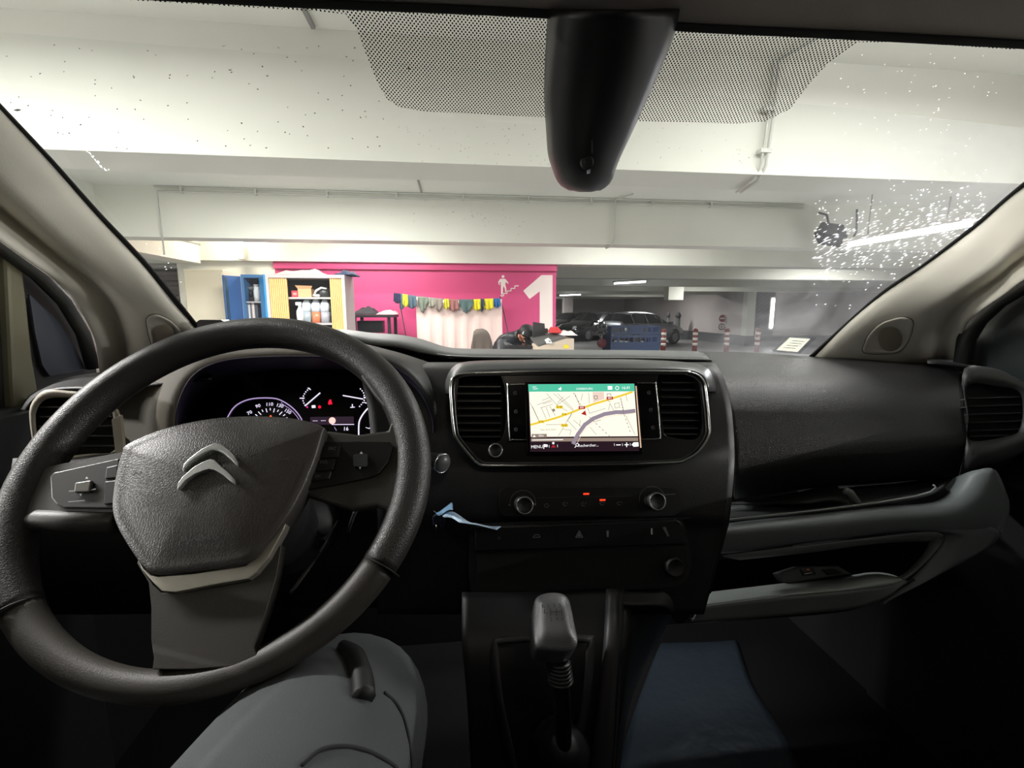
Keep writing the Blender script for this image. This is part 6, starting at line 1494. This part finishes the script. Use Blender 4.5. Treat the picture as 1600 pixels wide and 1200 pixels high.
P0 = SW.at(0, -.01, -.165); P1 = V((P0.x, .85, P0.z-.06))
MB().tube([P0, P0.lerp(P1, .5), P1], [.055, .062, .06], 20).build('shroud', matt_black, t, True)
MB().tube([P0+V((-.05, .02, 0)), P0+V((-.14, -.01, .005))], [.008, .010], 12).build('stalk', matt_black, t, True)

# ================================================================== DRIVER (lower body)
t = thing('person', V((-.26, .1, .60)), 'driver lap and right knee in grey trousers behind the steering wheel', 'person')
def v3(x, y, z): return V((x, y, z+1.6))
hipR, midR, kneeR, shinR, ankR = v3(-.19, -.20, -.45), v3(-.16, .12, -.375), v3(-.113, .45, -.385), v3(-.13, .55, -.68), v3(-.13, .62, -.92)
hipL, midL, kneeL, shinL, ankL = v3(-.37, -.20, -.50), v3(-.42, .12, -.47), v3(-.46, .42, -.50), v3(-.45, .55, -.72), v3(-.45, .62, -.92)
pelv = v3(-.28, -.28, -.48); waist = v3(-.28, -.40, -.36)
def leg(name, pts_, rs, m_):
    P = cr(pts_, 26); Rr = cr([V((r, 0, 0)) for r in rs], 26)
    k = 20; vs = []; fs = []; nrm = None
    for i, p in enumerate(P):
        t_ = (P[min(i+1, 25)]-P[max(i-1, 0)]).normalized(); nrm = V((0, 0, 1)) if nrm is None else nrm; nrm = (nrm-t_*nrm.dot(t_)).normalized(); bn = t_.cross(nrm)
        for j in range(k):
            a_ = 2*PI*j/k; r = Rr[i].x*(1+.035*math.sin(3*a_+i*.7)+.03*math.sin(i*1.9+2*a_))
            vs.append(p+(nrm*math.cos(a_)+bn*math.sin(a_))*r)
    for i in range(25):
        for j in range(k): fs.append((i*k+j, i*k+(j+1) % k, (i+1)*k+(j+1) % k, (i+1)*k+j))
    fs.append(tuple(range(k))[::-1]); fs.append(tuple(25*k+j for j in range(k)))
    return vs, fs
b = MB()
J = [(*waist, .15, .12), (*pelv, .15, .12), (*hipR, .125), (*midR, .115), (*kneeR.lerp(midR, .35), .100), (*kneeR, .088), (*shinR, .075), (*ankR, .06),
     (*hipL, .105), (*midL, .095), (*kneeL.lerp(midL, .35), .078), (*kneeL, .068), (*shinL, .062), (*ankL, .05)]
skin('body', J, [(0, 1), (1, 2), (2, 3), (3, 4), (4, 5), (5, 6), (6, 7), (1, 8), (8, 9), (9, 10), (10, 11), (11, 12), (12, 13)], trouser, t, 3, 'grey trousers', 1)
dg = bpy.context.evaluated_depsgraph_get(); dg.update(); bo = [c for c in t.children if c.name.startswith('body')][0]
em = bo.evaluated_get(dg).to_mesh(); bvt = BVHTree.FromPolygons([v.co+t.location for v in em.vertices], [tuple(p.vertices) for p in em.polygons])
def onleg(x, y, off=.002):
    d_ = ray(x, y).normalized(); h_ = bvt.ray_cast(CAM, d_); return (h_[0] if h_[0] is not None else CAM+d_*.5)-d_*off
seam_m = mat('seam_dark', (36, 38, 39), .9)
for l_ in ([(600, 1082), (618, 1098), (630, 1120), (638, 1150), (642, 1180), (644, 1210)], [(470, 1196), (500, 1172), (535, 1166), (570, 1172), (600, 1186), (620, 1200)]):
    MB().tube(cr([onleg(x, y, .0008) for x, y in l_], 30), .0016, 6).build('seam', seam_m, t, True)
MB().tube(cr([onleg(x, y, .003) for x, y in ((535, 1010), (550, 1022), (560, 1040), (566, 1062), (568, 1090))], 24), [.006+.0035*min(1, i/8) for i in range(24)], 8).build('knee_shadow', matt_black, t, True, 'dark shadow shape lying over the knee')  # shadow on the knee, built as a solid black strip
for an in (ankR, ankL):
    skin('shoe', [(*(an+V((0, .02, -.03))), .045), (*(an+V((0, .1, -.045))), .04), (*(an+V((0, .2, -.055))), .035)], [(0, 1), (1, 2)], matt_black, t, 2)
# seat under the driver
t = thing('driver_seat', V((-.27, -.2, .60)), 'dark driver seat under the person, mostly out of view', 'seat')
sm_ = mat('seat_cloth', (30, 31, 34), .9)
MB().box((-.52, -.5, .80), (-.03, .12, .97)).build('cushion', sm_, t, bev=.04)
MB().box((-.48, -.45, .60), (-.07, .05, .80)).build('seat_base', matt_black, t)
MB().box((-.52, -.66, .9), (-.03, -.52, 1.55)).build('backrest', sm_, t, bev=.04)
